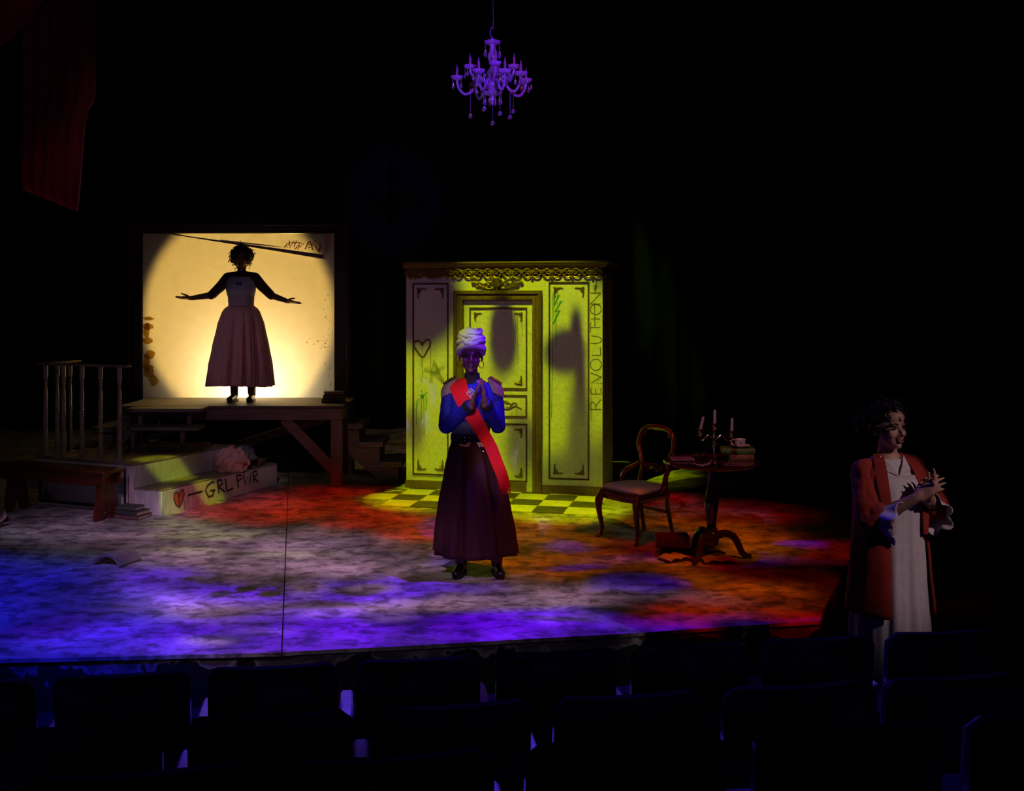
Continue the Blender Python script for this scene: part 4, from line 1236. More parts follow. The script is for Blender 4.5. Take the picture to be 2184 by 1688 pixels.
# ------------------------------------------------------------------ balloon back chair
M_mahog = wood('polished_mahogany', (.065, .020, .009), (.03, .009, .004), .2, coat=.7, axis=2, bump=.03)
M_seatcl = mat('pale_seat_cloth', (.42, .44, .48), rough=.85, var=.2, scale=60)
CH = thing('balloon_back_chair', 'polished mahogany balloon back chair with pale seat by the table', 'chair', (1.05, 8.95, 0), math.radians(-51.5))
def chair():
    sh = .41
    # seat outline (trapezoid with bowed front)
    def outline(k, zz, inset=0):
        pts = []
        fw, bw, d = .225-inset, .175-inset, .20-inset
        for i in range(9):
            t_ = i/8; x = -fw+2*fw*t_; pts.append((x, -d-.03*(1-(2*t_-1)**2), zz))
        for i in range(6):
            t_ = i/5; pts.append((fw+(bw-fw)*t_+.012*math.sin(PI*t_), -d+2*d*t_, zz))
        for i in range(1, 6):
            t_ = i/5; pts.append((bw-2*bw*t_, d, zz))
        for i in range(1, 6):
            t_ = i/5; pts.append((-bw+(bw-fw)*t_-.012*math.sin(PI*t_), d-2*d*t_, zz))
        return pts[:-1]
    mb = MB(); mb.loft([outline(1, sh-.075), outline(1, sh-.07, -.004), outline(1, sh-.012, -.006), outline(1, sh)]); mb.build('seat_rail', M_mahog, CH)
    mb = MB(); mb.loft([outline(1, sh, .012), outline(1, sh+.022, .008), outline(1, sh+.040, .03), outline(1, sh+.052, .075), outline(1, sh+.056, .14)]); mb.build('seat', M_seatcl, CH, angle=80)
    for s in (-1, 1):
        # cabriole front legs
        pts = bez([(s*.200, -.205, sh-.02), (s*.222, -.228, sh-.10), (s*.222, -.225, .22), (s*.208, -.205, .09), (s*.212, -.214, .03), (s*.225, -.235, .012)], 5)
        n = len(pts); rr = [lerp_tab([(0, .030), (.2, .034), (.45, .022), (.75, .014), (.9, .016), (1, .012)], i/(n-1))[0] for i in range(n)]
        mb = MB(); mb.tube(pts, rr, 10); mb.ell((s*.224, -.235, .0135), (.020, .022, .0135), 10, 6); leg = mb.build('leg', M_mahog, CH)
        # sabre back legs
        pts = bez([(s*.160, .185, sh), (s*.160, .19, sh-.1), (s*.162, .215, .2), (s*.168, .262, .004)], 5)
        mb = MB(); mb.tube(pts, [.022-.006*i/(len(pts)-1) for i in range(len(pts))], 8); mb.build('leg', M_mahog, CH)
        # hip brackets
        pts = bez([(s*.165, .20, sh+.19), (s*.20, .17, sh+.16), (s*.235, .10, sh+.12), (s*.245, .06, sh+.05), (s*.215, .05, sh-.01)], 5)
        mb = MB(); mb.tube(pts, [.011+.009*math.sin(PI*i/(len(pts)-1)) for i in range(len(pts))], 8); mb.build('hip_bracket', M_mahog, CH)
    # hoop
    def bk(x, z): return (x, .185+(z-sh)*.13, z)
    hoop = [(-.160, sh), (-.150, sh+.08), (-.140, sh+.16), (-.165, sh+.25), (-.203, sh+.335), (-.19, sh+.42), (-.13, sh+.485), (0, sh+.505)]
    hoop = hoop+[(-a, b) for a, b in reversed(hoop[:-1])]
    pts = bez([bk(a, b) for a, b in hoop], 6)
    n = len(pts)
    rr = [.019+.011*math.exp(-((i/(n-1)-.5)/.16)**2)+.004*math.exp(-((abs(i/(n-1)-.5)-.24)/.05)**2) for i in range(n)]
    mb = MB(); mb.tube(pts, rr, 10, flat=.75); HP = mb.build('back_hoop', M_mahog, CH)
    mb = MB(); mb.ell(bk(0, sh+.500), (.10, .018, .026), 14, 8)
    for s in (-1, 1):
        mb.tube(bez([bk(s*.09, sh+.49), bk(s*.13, sh+.475), bk(s*.15, sh+.43), bk(s*.13, sh+.44)], 4), .009, 6)
    mb.build('crest_carving', M_mahog, HP)
    mb = MB()
    for s in (-1, 1):
        mb.tube(bez([bk(s*.14, sh+.15), bk(s*.10, sh+.185), bk(s*.06, sh+.165), bk(s*.03, sh+.185), bk(0, sh+.18)], 5), [.013]*21, 8)
        mb.tube(bez([bk(s*.10, sh+.16), bk(s*.06, sh+.135), bk(s*.03, sh+.15), bk(s*.02, sh+.17)], 4), .009, 6)
        mb.ell(bk(s*.085, sh+.165), (.018, .014, .018), 8, 6)
    mb.ell(bk(0, sh+.172), (.028, .016, .026), 10, 8)
    mb.build('splat_rail', M_mahog, CH)
    mb = MB(); mb.box((0, .205, .215), (.31, .018, .022), bev=.004); mb.build('stretcher', M_mahog, CH)
chair()

# ------------------------------------------------------------------ pedestal table
TX, TY, TZ = 1.545, 8.25, .75
TB = thing('pedestal_table', 'round mahogany pedestal table on three curved feet', 'table', (TX, TY, 0))
mb = MB()
mb.lathe([(.001, .722), (.30, .722), (.345, .726), (.366, .734), (.372, .744), (.366, .756), (.352, .757), (.344, .750), (.001, .750)], n=48); mb.build('table_top', M_mahog, TB)
mb = MB(); mb.lathe([(.055, .10), (.062, .13), (.058, .19), (.045, .205), (.05, .22), (.036, .245), (.040, .30), (.052, .38), (.058, .44), (.040, .50), (.030, .56), (.028, .66), (.034, .69), (.030, .70), (.075, .712), (.09, .722)], n=20)
mb.build('column', M_mahog, TB)
for k in range(3):
    a = math.radians(-125+120*k)
    dx, dy = math.cos(a), math.sin(a)
    pts = bez([(dx*r, dy*r, z) for r, z in ((.03, .165), (.10, .19), (.17, .165), (.21, .10), (.235, .045), (.275, .020), (.305, .018))], 4)
    n = len(pts)
    mb = MB(); mb.tube(pts, [.034-.016*i/(n-1) for i in range(n)], 8); mb.build('foot', M_mahog, TB)

# candelabra
M_silver = mat('tarnished_silver', (.62, .46, .30), rough=.18, metal=1.0, var=.35, scale=30, bump=.05)
M_candle = mat('ivory_candle', (.58, .46, .38), rough=.5, var=.1)
CX, CY = 1.522, 7.985
CA = thing('candelabra', 'three armed silver candelabra on the round table', 'candelabra', (CX, CY, TZ))
s_ = .94
mb = MB(); mb.lathe([(r, z*s_) for r, z in ((.060, .0006), (.062, .006), (.054, .012), (.034, .020), (.022, .030), (.014, .045), (.018, .058), (.010, .066), (.014, .078), (.006, .088), (.008, .10), (.015, .160), (.015, .168), (.010, .176), (.016, .19), (.010, .20), (.034, .207), (.034, .210), (.012, .215), (.010, .234), (.014, .24), (.009, .255), (.011, .288))], n=20)
mb.build('stem', M_silver, CA)
def cup(x, y, z, parent=None, name='candle_cup'):
    mb = MB(); mb.lathe([(.006, 0), (.029, .008), (.030, .011), (.012, .014), (.010, .022), (.018, .034), (.017, .044), (.010, .050), (.026, .056), (.027, .059), (.010, .060)], (x, y, z), 18)
    return mb.build(name, M_silver, CA)
def candle(label, x, y, z, h, tilt=0.0):
    mb = MB(); mb.lathe([(.011, 0), (.0105, h*.85), (.008, h*.93), (.004, h*.98), (.001, h)], n=12)
    o = mb.build('candle', M_candle, CA, loc=(x, y, z)); o.rotation_euler = (0, tilt, 0)
    o['label'] = label
    return o
cup(0, 0, .285*s_); candle('tall ivory candle in the middle of the candelabra', 0, 0, .285*s_+.059, .10)
for s, zc_, xx, tl, lab in ((-1, .225, -.106, .22, 'ivory candle leaning inward on the left arm'), (1, .212, .128, .02, 'ivory candle upright on the right arm')):
    xx = xx
    mb = MB(); mb.tube(bez([(s*.012, 0, .205), (s*.045, 0, .235), (s*.065, 0, .222), (s*.085, 0, .200), (xx*.92, 0, .194), (xx, 0, .21), (xx, 0, zc_+.002)], 5), .0048, 8); mb.build('arm', M_silver, CA)
    cup(xx, 0, zc_); candle(lab, xx, 0, zc_+.058, .095, tl)

# books, cup and papers on the table
book('book', 'tan book under the green book on the round table', (1.79, 8.33, TZ+.001), .0, .18, .13, .050, (.33, .17, .06))
book('book', 'green covered book carrying the teacup on the round table', (1.765, 8.34, TZ+.052), -.02, .245, .16, .042, (.10, .24, .05))
M_china = mat('white_china', (.72, .69, .60), rough=.2, var=.08, coat=.4)
M_blackmark = mat('black_transfer_print', (.04, .035, .03), rough=.4)
tz = TZ+.0955
SA = thing('saucer', 'white china saucer on the green book', 'saucer', (1.785, 8.33, tz))
mb = MB(); mb.lathe([(.001, .003), (.038, .003), (.040, .0), (.046, .0), (.048, .004), (.066, .010), (.078, .017), (.079, .019), (.064, .014), (.045, .008), (.001, .007)], n=32); mb.build('dish', M_china, SA)
CU = thing('teacup', 'white china teacup with a printed rosette on its saucer', 'teacup', (1.785, 8.33, tz+.0075))
mb = MB(); mb.lathe([(.001, .002), (.022, .0), (.026, .003), (.034, .010), (.040, .026), (.042, .045), (.046, .058), (.0445, .058), (.040, .045), (.037, .024), (.028, .010), (.001, .008)], n=28); mb.build('bowl', M_china, CU)
mb = MB(); mb.tube(bez([(-.041, 0, .050), (-.062, 0, .052), (-.070, 0, .036), (-.058, 0, .018), (-.037, 0, .014)], 5), .0042, 8); mb.build('handle', M_china, CU)
mb = MB(); mb.tube([(.018*math.cos(t*PI/10)*.62, -.0415, .030+.018*math.sin(t*PI/10)*.7) for t in range(20)], .0016, 5, closed=True)
mb.ell((0, -.0415, .030), (.004, .002, .004), 8, 6)
mb.build('printed_rosette', M_blackmark, CU)
book('book', 'thin pink covered book lying at the left of the round table', (1.325, 8.30, TZ+.001), .06, .17, .13, .018, (.42, .17, .13))
paper('paper_sheet', 'curled yellowish leaflet beside the candelabra foot', 'paper', (1.435, 8.02, TZ+.001), -.3, .13, .09, mat('yellowed_paper', (.50, .42, .20), rough=.8), .02)
book('book', 'flat ochre booklet right of the candelabra foot on the table', (1.665, 8.0, TZ+.001), -.12, .14, .10, .016, (.30, .20, .06))
M_dkglass = mat('dark_glass', (.04, .02, .05), rough=.08, coat=.8, var=.2)
for k, (x, y, r, lab) in enumerate(((1.455, 8.36, .03, 'left one of two small dark glass pots on the table'), (1.525, 8.38, .028, 'right one of two small dark glass pots on the table'))):
    o = thing('glass_pot', lab, 'pot', (x, y, TZ+.0005), 0, 'dark glass pots on the table')
    mb = MB(); mb.lathe([(.001, 0), (r*.7, 0), (r, r*.5), (r*.95, r), (r*.6, r*1.35), (r*.66, r*1.5), (r*.5, r*1.5), (.001, r*.6)], n=16); mb.build('pot', M_dkglass, o)
    mb = MB(); mb.ell((0, 0, r*1.55), (r*.55, r*.55, r*.25), 12, 6); mb.build('stopper', M_dkglass, o)

# books on the floor under the table
p0 = G(1437, 1184)
book('book', 'black book beneath the red book near the chair leg', (p0.x, p0.y+.07, .001), .05, .22, .16, .055, (.02, .018, .02))
book('book', 'thick dark red book on the black book near the chair leg', (p0.x-.005, p0.y+.07, .058), -.04, .26, .18, .085, (.17, .05, .045))
p0 = G(1520, 1202)
open_book('open_book', 'open book lying face up on the floor before the table foot', (p0.x+.055, p0.y+.03, .008), .04, .13, .15, (.10, .05, .03))
open_book('open_book', 'open book with spread pages further left under the table', (p0.x-.27, p0.y+.10, .008), .5, .11, .15, (.08, .03, .03))
book('book', 'thin brown book behind the open books under the table', (p0.x+.02, p0.y+.26, .001), .25, .20, .14, .03, (.10, .055, .035))

# ------------------------------------------------------------------ red drape upper left
M_redcl = mat('deep_red_cloth', (.30, .012, .010), rough=.85, var=.3, scale=8, stretch=(6, 6, .6), sheen=.2)
def hung_cloth(name, label, rows, D, folds, seed, m):
    """rows: (py, x left, x right) in the photo at depth D"""
    rnd = random.Random(seed); ph = [rnd.random()*6 for _ in range(4)]
    mb = MB(); n = 60; R_ = []
    lo, hi = rows[0][0], rows[-1][0]
    for i in range(41):
        t_ = i/40; py = lo+(hi-lo)*t_
        xl, xr, sl = lerp_tab(rows, py)
        rw = []
        for j in range(n+1):
            q = j/n
            px = xl+(xr-xl)*q
            p_ = P(px, py+sl*q, D)
            a = q*folds*2*PI
            off = .035*(math.sin(a+ph[0]+.6*math.sin(2*t_+ph[1]))+.4*math.sin(1.7*a+ph[2]+t_))*(.4+.6*t_)
            rw.append((p_.x, D+off, p_.z))
        R_.append(rw)
    mb.loft(R_, False, False, closed=False)
    o = mb.build(name, m)
    so = o.modifiers.new('t', 'SOLIDIFY'); so.thickness = .006
    return tag(o, label, 'drape')
hung_cloth('red_drape', 'long deep red cloth hanging in the upper left of the stage', [(-220, 44, 202, 0), (0, 44, 203, 0), (150, 43, 207, 0), (212, 43, 208, 0), (228, 43, 192, 3), (270, 43, 184, 12), (340, 43, 177, 30), (403, 44, 169, 50)], 8.0, 5.5, 3, M_redcl)
def swag():
    mb = MB(); R_ = []
    for i in range(25):
        t_ = i/24                      # along the drop from the high fixing on the right to the low belly at the left
        rw = []
        for j in range(13):
            q = j/12
            # upper edge to lower edge of the swag
            x = 150-300*t_
            top = -160-30*math.sin(PI*t_); low = -20+150*math.sin(PI*min(t_*.72+.02, 1))-60*(1-t_)*(1-t_)
            py = top+(low-top)*q
            p_ = P(x, py, 7.85)
            rw.append((p_.x, 7.82-.10*math.sin(PI*q)*(.4+.6*math.sin(PI*t_))+.025*math.sin(q*5*PI), p_.z))
        R_.append(rw)
    mb.loft(R_, False, False, closed=False)
    o = mb.build('red_swag', M_redcl)
    so = o.modifiers.new('t', 'SOLIDIFY'); so.thickness = .006
    tag(o, 'deep red cloth swag looping out of the top left corner', 'drape')
swag()
# ------------------------------------------------------------------ chandelier
M_cry = mat('cut_crystal', (.85, .85, .88), rough=.06, trans=.85, ior=1.5, var=.05, bump=0)
M_crystem = mat('frosted_crystal', (.80, .80, .84), rough=.15, trans=.6, ior=1.5, var=.08, bump=.1, scale=90)
M_brownc = mat('mauve_candle_sleeve', (.30, .17, .17), rough=.5, var=.1)
M_wire = mat('pale_cord', (.30, .30, .33), rough=.5)
CDD = 7.5
zc = lambda zy: CAMZ-(zy/5.82-HOR)*CDD/F
xcn = lambda zx: (930+zx/5.82-1092)*CDD/F
CX0 = xcn(700)
CHN = thing('chandelier', 'crystal chandelier with mauve candles and hanging drops above the stage', 'chandelier', (CX0, CDD, zc(1530)))
zb = zc(1530)
Z = lambda zy: zc(zy)-zb
K = .000568
mb = MB(); mb.tube([(xcn(705)-CX0, 0, Z(-1400)), (xcn(705)-CX0, 0, Z(0)), (xcn(712)-CX0, 0, Z(250)), (xcn(705)-CX0, 0, Z(335))], .0022, 6); mb.build('cord', M_wire, CHN)
mb = MB(); mb.tube(bez([(0, 0, Z(335)), (-.012, 0, Z(370)), (-.016, 0, Z(420)), (-.004, 0, Z(470))], 5), .003, 6)
mb.tube(arc((0, 0, Z(345)), .008, 0, 350, 14), .002, 5); mb.build('hook', M_wire, CHN)
body = [(.004, 470), (.012, 478), (.012, 500), (.020, 505), (.024, 560), (.018, 590), (.022, 640), (.034, 680), (.036, 720), (.020, 780), (.016, 830), (.024, 850), (.038, 890), (.040, 930), (.030, 960), (.044, 1010), (.050, 1060), (.040, 1100), (.030, 1120), (.012, 1180), (.018, 1230), (.010, 1290), (.002, 1310)]
mb = MB(); mb.lathe([(r, Z(zy)) for r, zy in reversed(body)], n=18)
for k in range(9):
    a = 2*PI*k/9
    mb.tube([(.036*math.cos(a+zz*.012), .036*math.sin(a+zz*.012), Z(900+zz)) for zz in range(0, 170, 20)], .006, 5)
mb.build('stem', M_crystem, CHN)
def bobeche(x, y, z, r, name='drip_pan', parent=None, lobes=12):
    mb = MB(); n = lobes*3; rings = []
    for rr, zz in ((.010, -.010), (r*.45, -.008), (r*.80, -.001), (r, .018), (r*.96, .019), (r*.76, .005), (r*.4, -.002), (.009, -.002)):
        rings.append([(x+rr*(1+.06*math.cos(lobes*2*PI*j/n)*(rr/r))*math.cos(2*PI*j/n), y+rr*(1+.06*math.cos(lobes*2*PI*j/n)*(rr/r))*math.sin(2*PI*j/n), z+zz) for j in range(n)])
    mb.loft(rings)
    return mb.build(name, M_crystem, parent or CHN)
bobeche(0, 0, Z(545), .058, 'crown_dish'); bobeche(0, 0, Z(1175), .068, 'bottom_bowl', lobes=16)
# pendants
def drop_mesh():
    mb = MB(); mb.lathe([(.0005, 0), (.006, -.012), (.010, -.026), (.0085, -.036), (.0005, -.047)], n=8)
    for k in range(3): mb.ell((0, 0, .006+.012*k), (.004, .004, .005), 6, 5)
    return mb
DROP = None
def drop(x, y, z, parent, s=1.0):
    global DROP
    if DROP is None:
        DROP = drop_mesh().build('crystal_drop', M_cry, parent, angle=20); o = DROP
    else:
        o = DROP.copy(); COL.objects.link(o); o.parent = parent
    o.location = (x, y, z-.036*s); o.scale = (s, s, s)
    return o
BALL = None
def ball(x, y, z_top, z, parent):
    global BALL
    mb = MB()
    k = max(2, int((z_top-z-.016)/.010))
    for i in range(k): mb.ell((x, y, z+.016+(z_top-z-.016)*i/max(1, k-1)), (.0034, .0034, .0046), 6, 4)
    st = mb.build('bead_string', M_cry, parent)
    mb = MB(); mb.ell((0, 0, 0), (.0155, .0155, .0165), 10, 7)
    o = mb.build('crystal_ball', M_cry, st, angle=5, loc=(x, y, z))
    return o
rnd = random.Random(2)
def arm(ang, R, z_cup, sag, start_z, csz=.043, ball_z=None):
    dx, dy = math.cos(math.radians(ang)), math.sin(math.radians(ang))
    g = lambda r, z: (dx*r, dy*r, z)
    pts = bez([g(.035, start_z), g(R*.32, start_z+.012), g(R*.48, start_z-.03), g(R*.62, z_cup-sag*.9), g(R*.80, z_cup-sag), g(R*.95, z_cup-sag*.6), g(R, z_cup-.012)], 6)
    mb = MB(); mb.tube(pts, .0095, 8); A = mb.build('arm', M_crystem, CHN)
    bobeche(dx*R, dy*R, z_cup, csz, 'drip_pan', A)
    mb = MB(); mb.tube([g(R, z_cup-.004), g(R, z_cup+.072)], .0088, 10); mb.build('candle_sleeve', M_brownc, A)
    mb = MB(); mb.lathe([(.006, 0), (.0065, .006), (.005, .016), (.0005, .032)], (dx*R, dy*R, z_cup+.072), 8); mb.build('candle_bulb', M_cry, A)
    n = 4
    for k in range(n):
        t = math.radians(ang+45+360*k/n)
        drop(dx*R+.040*math.cos(t), dy*R+.040*math.sin(t), z_cup+.010, A, rnd.uniform(.85, 1.1))
    if ball_z is not None:
        ball(dx*R*.62, dy*R*.62, z_cup-sag, ball_z, A)
zl = Z(985); zu = Z(865)
for ang, bz in ((184, Z(1445)), (249, Z(1400)), (291, Z(1455)), (323, Z(1485)), (18, Z(1370)), (120, None)):
    arm(ang, .250, zl, .105, Z(1030), ball_z=bz)
for ang in (200, 277, 338, 80):
    arm(ang, .165, zu, .07, Z(960))
for k in range(10):
    a = 2*PI*k/10
    drop(.062*math.cos(a), .062*math.sin(a), Z(1165), CHN, .95)
for k in range(4):
    a = 2*PI*k/4+.4
    drop(.054*math.cos(a), .054*math.sin(a), Z(530), CHN, 1.35)
ball(0, 0, Z(1300), Z(1530)+.0, CHN)
# ------------------------------------------------------------------ audience seats
M_shell = mat('black_seat_shell', (.012, .012, .014), rough=.16, var=.2, scale=60, bump=.02, coat=.3)
M_pad = mat('black_seat_fabric', (.010, .010, .013), rough=.9, var=.4, scale=90)
M_arm = mat('pale_wood_armrest', (.46, .36, .27), rough=.35, var=.3, scale=14, coat=.3)
def seat_proto():
    t = thing('theatre_seat', 'x', 'seat')
    # back shell: rounded rectangle seen from behind, curved in plan; the audience looks towards +y
    W_, H_ = .505, .52
    def shell(y0, th, w, z0, z1, top_in):
        mb = MB(); rings = []
        n = 14
        for i in range(n+1):
            x = -w/2+w*i/n
            q = abs(2*i/n-1)
            zt = z1-top_in*max(0, (q-.82)/.18)**2
            yy = y0-.035*(1-q*q)
            rings.append([(x, yy+.02, z0), (x, yy-th+.02, z0+.02), (x, yy-th-.03, zt-.03), (x, yy-th*.75-.034, zt-.008), (x, yy-th*.3-.034, zt), (x, yy-.03, zt-.008), (x, yy-.026, zt-.03)])
        mb.loft(rings, True, True, closed=True)
        return mb
    shell(0, .028, W_, .33, .86, .035).build('back_shell', M_shell, t)
    shell(.045, .040, W_-.04, .40, .84, .03).build('back_pad', M_pad, t)
    mb = MB(); mb.box((0, .25, .42), (.47, .42, .09), bev=.03, R=Matrix.Rotation(math.radians(6), 3, 'X')); mb.build('seat', M_pad, t)
    mb = MB(); mb.box((.285, .15, .60), (.052, .30, .034), bev=.010); A = mb.build('armrest', M_arm, t)
    mb = MB(); mb.box((.285, .12, .2925), (.03, .22, .58), bev=.006); mb.build('standard', M_shell, A)
    for s in (-.2, .2):
        mb = MB(); mb.box((s, .10, .19), (.03, .05, .378), bev=.004); mb.build('leg', M_shell, t)
    return t
SEAT = seat_proto()
first = True
ordn = ['first', 'second', 'third', 'fourth', 'fifth', 'sixth', 'seventh', 'eighth', 'ninth']
RZS = math.atan(.15)
for row, zf, spots in (('front', -.30, [(-2.08+.5645*k, 4.085+.088*k) for k in range(8)]),
                       ('second', -.16, [(-1.92+.575*k, 3.235+.0865*k) for k in range(7)]),
                       ('third', .07, [(-1.45+.575*k, 2.40+.0865*k) for k in range(6)])):
    for k, (x, y_) in enumerate(spots):
        o = SEAT if first else copy_tree(SEAT)
        first = False
        o.location = (x, y_, zf); o.rotation_euler = (0, 0, RZS)
        o['label'] = '%s black theatre seat from the left in the %s row' % (ordn[k], row)
        o['group'] = 'audience seats'
# ------------------------------------------------------------------ people
def fuse(mb, name, m, parent, voxel=.006, smooth=6, fac=.5):
    """melt overlapping volumes into one continuous skin"""
    me = bpy.data.meshes.new('tmp'); me.from_pydata(mb.v, [], mb.f)
    bm = bmesh.new(); bm.from_mesh(me); bmesh.ops.recalc_face_normals(bm, faces=bm.faces); bm.to_mesh(me); bm.free()
    ob = bpy.data.objects.new('tmp', me); COL.objects.link(ob)
    r = ob.modifiers.new('r', 'REMESH'); r.mode = 'VOXEL'; r.voxel_size = voxel
    if smooth:
        s = ob.modifiers.new('s', 'SMOOTH'); s.iterations = smooth; s.factor = fac
    dg = bpy.context.evaluated_depsgraph_get()
    res = bpy.data.meshes.new_from_object(ob.evaluated_get(dg))
    bpy.data.objects.remove(ob); bpy.data.meshes.remove(me)
    res.name = name
    res.materials.clear(); res.materials.append(m)
    res.polygons.foreach_set('use_smooth', [True]*len(res.polygons))
    o = bpy.data.objects.new(name, res); COL.objects.link(o)
    if parent is not None: o.parent = parent
    return o
WR = bpy.data.textures.new('cloth_wrinkles', 'CLOUDS'); WR.noise_scale = .07; WR.noise_depth = 2
def wrinkle(o, k=.012):
    md = o.modifiers.new('wrinkle', 'DISPLACE'); md.texture = WR; md.strength = k; md.mid_level = .5; md.texture_coords = 'LOCAL'
    return o
def ering(z, cx, cy, rx, ry, n=32, rot=0.0, a0=0, a1=2*PI, closed=True):
    out = []
    k = n if closed else n+1
    for j in range(k):
        a = a0+(a1-a0)*j/n
        x, y = rx*math.cos(a), ry*math.sin(a)
        out.append(Vector((cx+x*math.cos(rot)-y*math.sin(rot), cy+x*math.sin(rot)+y*math.cos(rot), z)))
    return out
def torso(mb, tab, off=0.0, rot=0.0, z0=None, z1=None, n=32, steps=24):
    lo = tab[0][0] if z0 is None else z0; hi = tab[-1][0] if z1 is None else z1
    rings = []
    for i in range(steps+1):
        z = lo+(hi-lo)*i/steps
        cx, cy, rx, ry = lerp_tab(tab, z)
        rings.append(ering(z, cx, cy, rx+off, ry+off, n, rot))
    return mb.loft(rings)
HP_ = [((0, .012, .035), (.073, .092, .081)), ((0, -.022, -.03), (.059, .064, .076)), ((0, -.032, -.068), (.043, .047, .038)), ((0, -.066, -.090), (.019, .018, .017)),
       ((.035, -.058, -.026), (.024, .022, .024)), ((-.035, -.058, -.026), (.024, .022, .024)), ((0, -.070, .022), (.050, .018, .012)), ((0, -.045, .055), (.058, .048, .045)),
       ((.074, .012, -.008), (.008, .020, .030)), ((-.074, .012, -.008), (.008, .020, .030)), ((0, -.082, -.056), (.022, .010, .014)), ((.012, -.088, -.034), (.009, .009, .008)), ((-.012, -.088, -.034), (.009, .009, .008))]
def head(mb, c, Rh, s=1.0):
    c = Vector(c)
    for p_, r_ in HP_:
        mb.ell(c+Rh @ (Vector(p_)*s), [x*s for x in r_], 16, 12, Rh)
    mb.rcone(c+Rh @ (Vector((0, -.080, .010))*s), .008*s, c+Rh @ (Vector((0, -.103, -.028))*s), .0125*s)
def face_parts(c, Rh, parent, lip, brow, s=1.0, smile=.004, white=None):
    c = Vector(c); q = lambda x, y, z: c+Rh @ (Vector((x, y, z))*s)
    M_eye = mat('eye_white', (.26, .23, .22), rough=.25, var=.05)
    M_iris = mat('dark_iris', (.02, .012, .008), rough=.1, var=.05)
    for sx in (-1, 1):
        mb = MB(); mb.ell(q(sx*.031, -.0765, .001), (.0125*s, .0075*s, .0052*s), 12, 8, Rh); e = mb.build('eye', M_eye, parent)
        mb = MB(); mb.ell(q(sx*.031, -.0828, .001), (.0056*s, .0035*s, .0058*s), 10, 6, Rh); mb.build('iris', M_iris, e)
        mb = MB(); mb.tube(bez([q(sx*.046, -.075, .004), q(sx*.031, -.0865, .0095), q(sx*.016, -.080, .002)], 5), .0022*s, 6); mb.build('eyelid', M_iris, e)
        mb = MB(); mb.tube(bez([q(sx*.052, -.073, .020), q(sx*.035, -.087, .029), q(sx*.014, -.090, .022)], 5), [.0018*s]+[.0034*s]*9+[.0026*s], 6, flat=.6); mb.build('eyebrow', brow, parent)
    mb = MB()
    n = 13
    up = bez([q(-.026, -.079, -.054+smile), q(-.012, -.0915, -.0525), q(0, -.0935, -.0545), q(.012, -.0915, -.0525), q(.026, -.079, -.054+smile)], 4)
    lo = bez([q(-.024, -.079, -.056+smile), q(-.010, -.090, -.0645), q(0, -.092, -.066), q(.010, -.090, -.0645), q(.024, -.079, -.056+smile)], 4)
    k = len(up)
    mb.tube(up, [.0015*s+.0035*s*math.sin(PI*i/(k-1)) for i in range(k)], 6)
    mb.tube(lo, [.0015*s+.0045*s*math.sin(PI*i/(k-1)) for i in range(k)], 6)
    L_ = mb.build('lips', lip, parent)
    if white:
        mb = MB(); mb.ell(q(0, -.088, -.0585), (.014*s, .004*s, .0035*s), 10, 6, Rh); mb.build('teeth', white, parent)
def hand(mb, wrist, f, nrm, side, curl=(12, 14, 16), spread=4.0, s=1.0, thumb_out=.7):
    """f: finger direction, nrm: palm normal, side: direction of the thumb side"""
    w = Vector(wrist); f = Vector(f).normalized()
    sd = Vector(side); sd = (sd-f*sd.dot(f)).normalized()
    nr = f.cross(sd)
    if nr.dot(Vector(nrm)) < 0: nr = -nr
    mb.rcone(w-f*.03*s, .024*s, w+f*.02*s, .025*s)
    for i, (o, ln, kn) in enumerate(((.030, .070, .088), (.010, .079, .092), (-.010, .073, .088), (-.028, .057, .080))):
        o *= s; ln *= s; kn *= s
        k = w+f*kn+sd*o
        mb.rcone(w+f*.012*s+sd*o*.75, .0150*s, k, .0115*s, 10)
        d = f; ax = sd
        p = k
        sp_ = math.radians(spread*(1.5-i))
        d = (f*math.cos(sp_)+sd*math.sin(sp_))
        tot = 0
        rr = (.0098, .0088, .0080, .0066)
        for j, fr in enumerate((.45, .30, .25)):
            tot += math.radians(curl[j] if i < 3 else curl[j]*1.15)
            dd = d*math.cos(tot)+nr*math.sin(tot)
            p2 = p+dd*ln*fr
            mb.rcone(p, rr[j]*s, p2, rr[j+1]*s, 8)
            p = p2
    t0 = w+f*.018*s+sd*.022*s
    d1_ = (f*.62+sd*thumb_out+nr*.30).normalized()
    t1 = t0+d1_*.044*s; mb.rcone(t0, .0165*s, t1, .0125*s, 9)
    d2_ = (f*.85+sd*thumb_out*.45+nr*.25).normalized()
    t2 = t1+d2_*.034*s; mb.rcone(t1, .0115*s, t2, .0100*s, 9)
    t3 = t2+(f*.95+sd*.12+nr*.25).normalized()*.027*s; mb.rcone(t2, .0100*s, t3, .0076*s, 9)
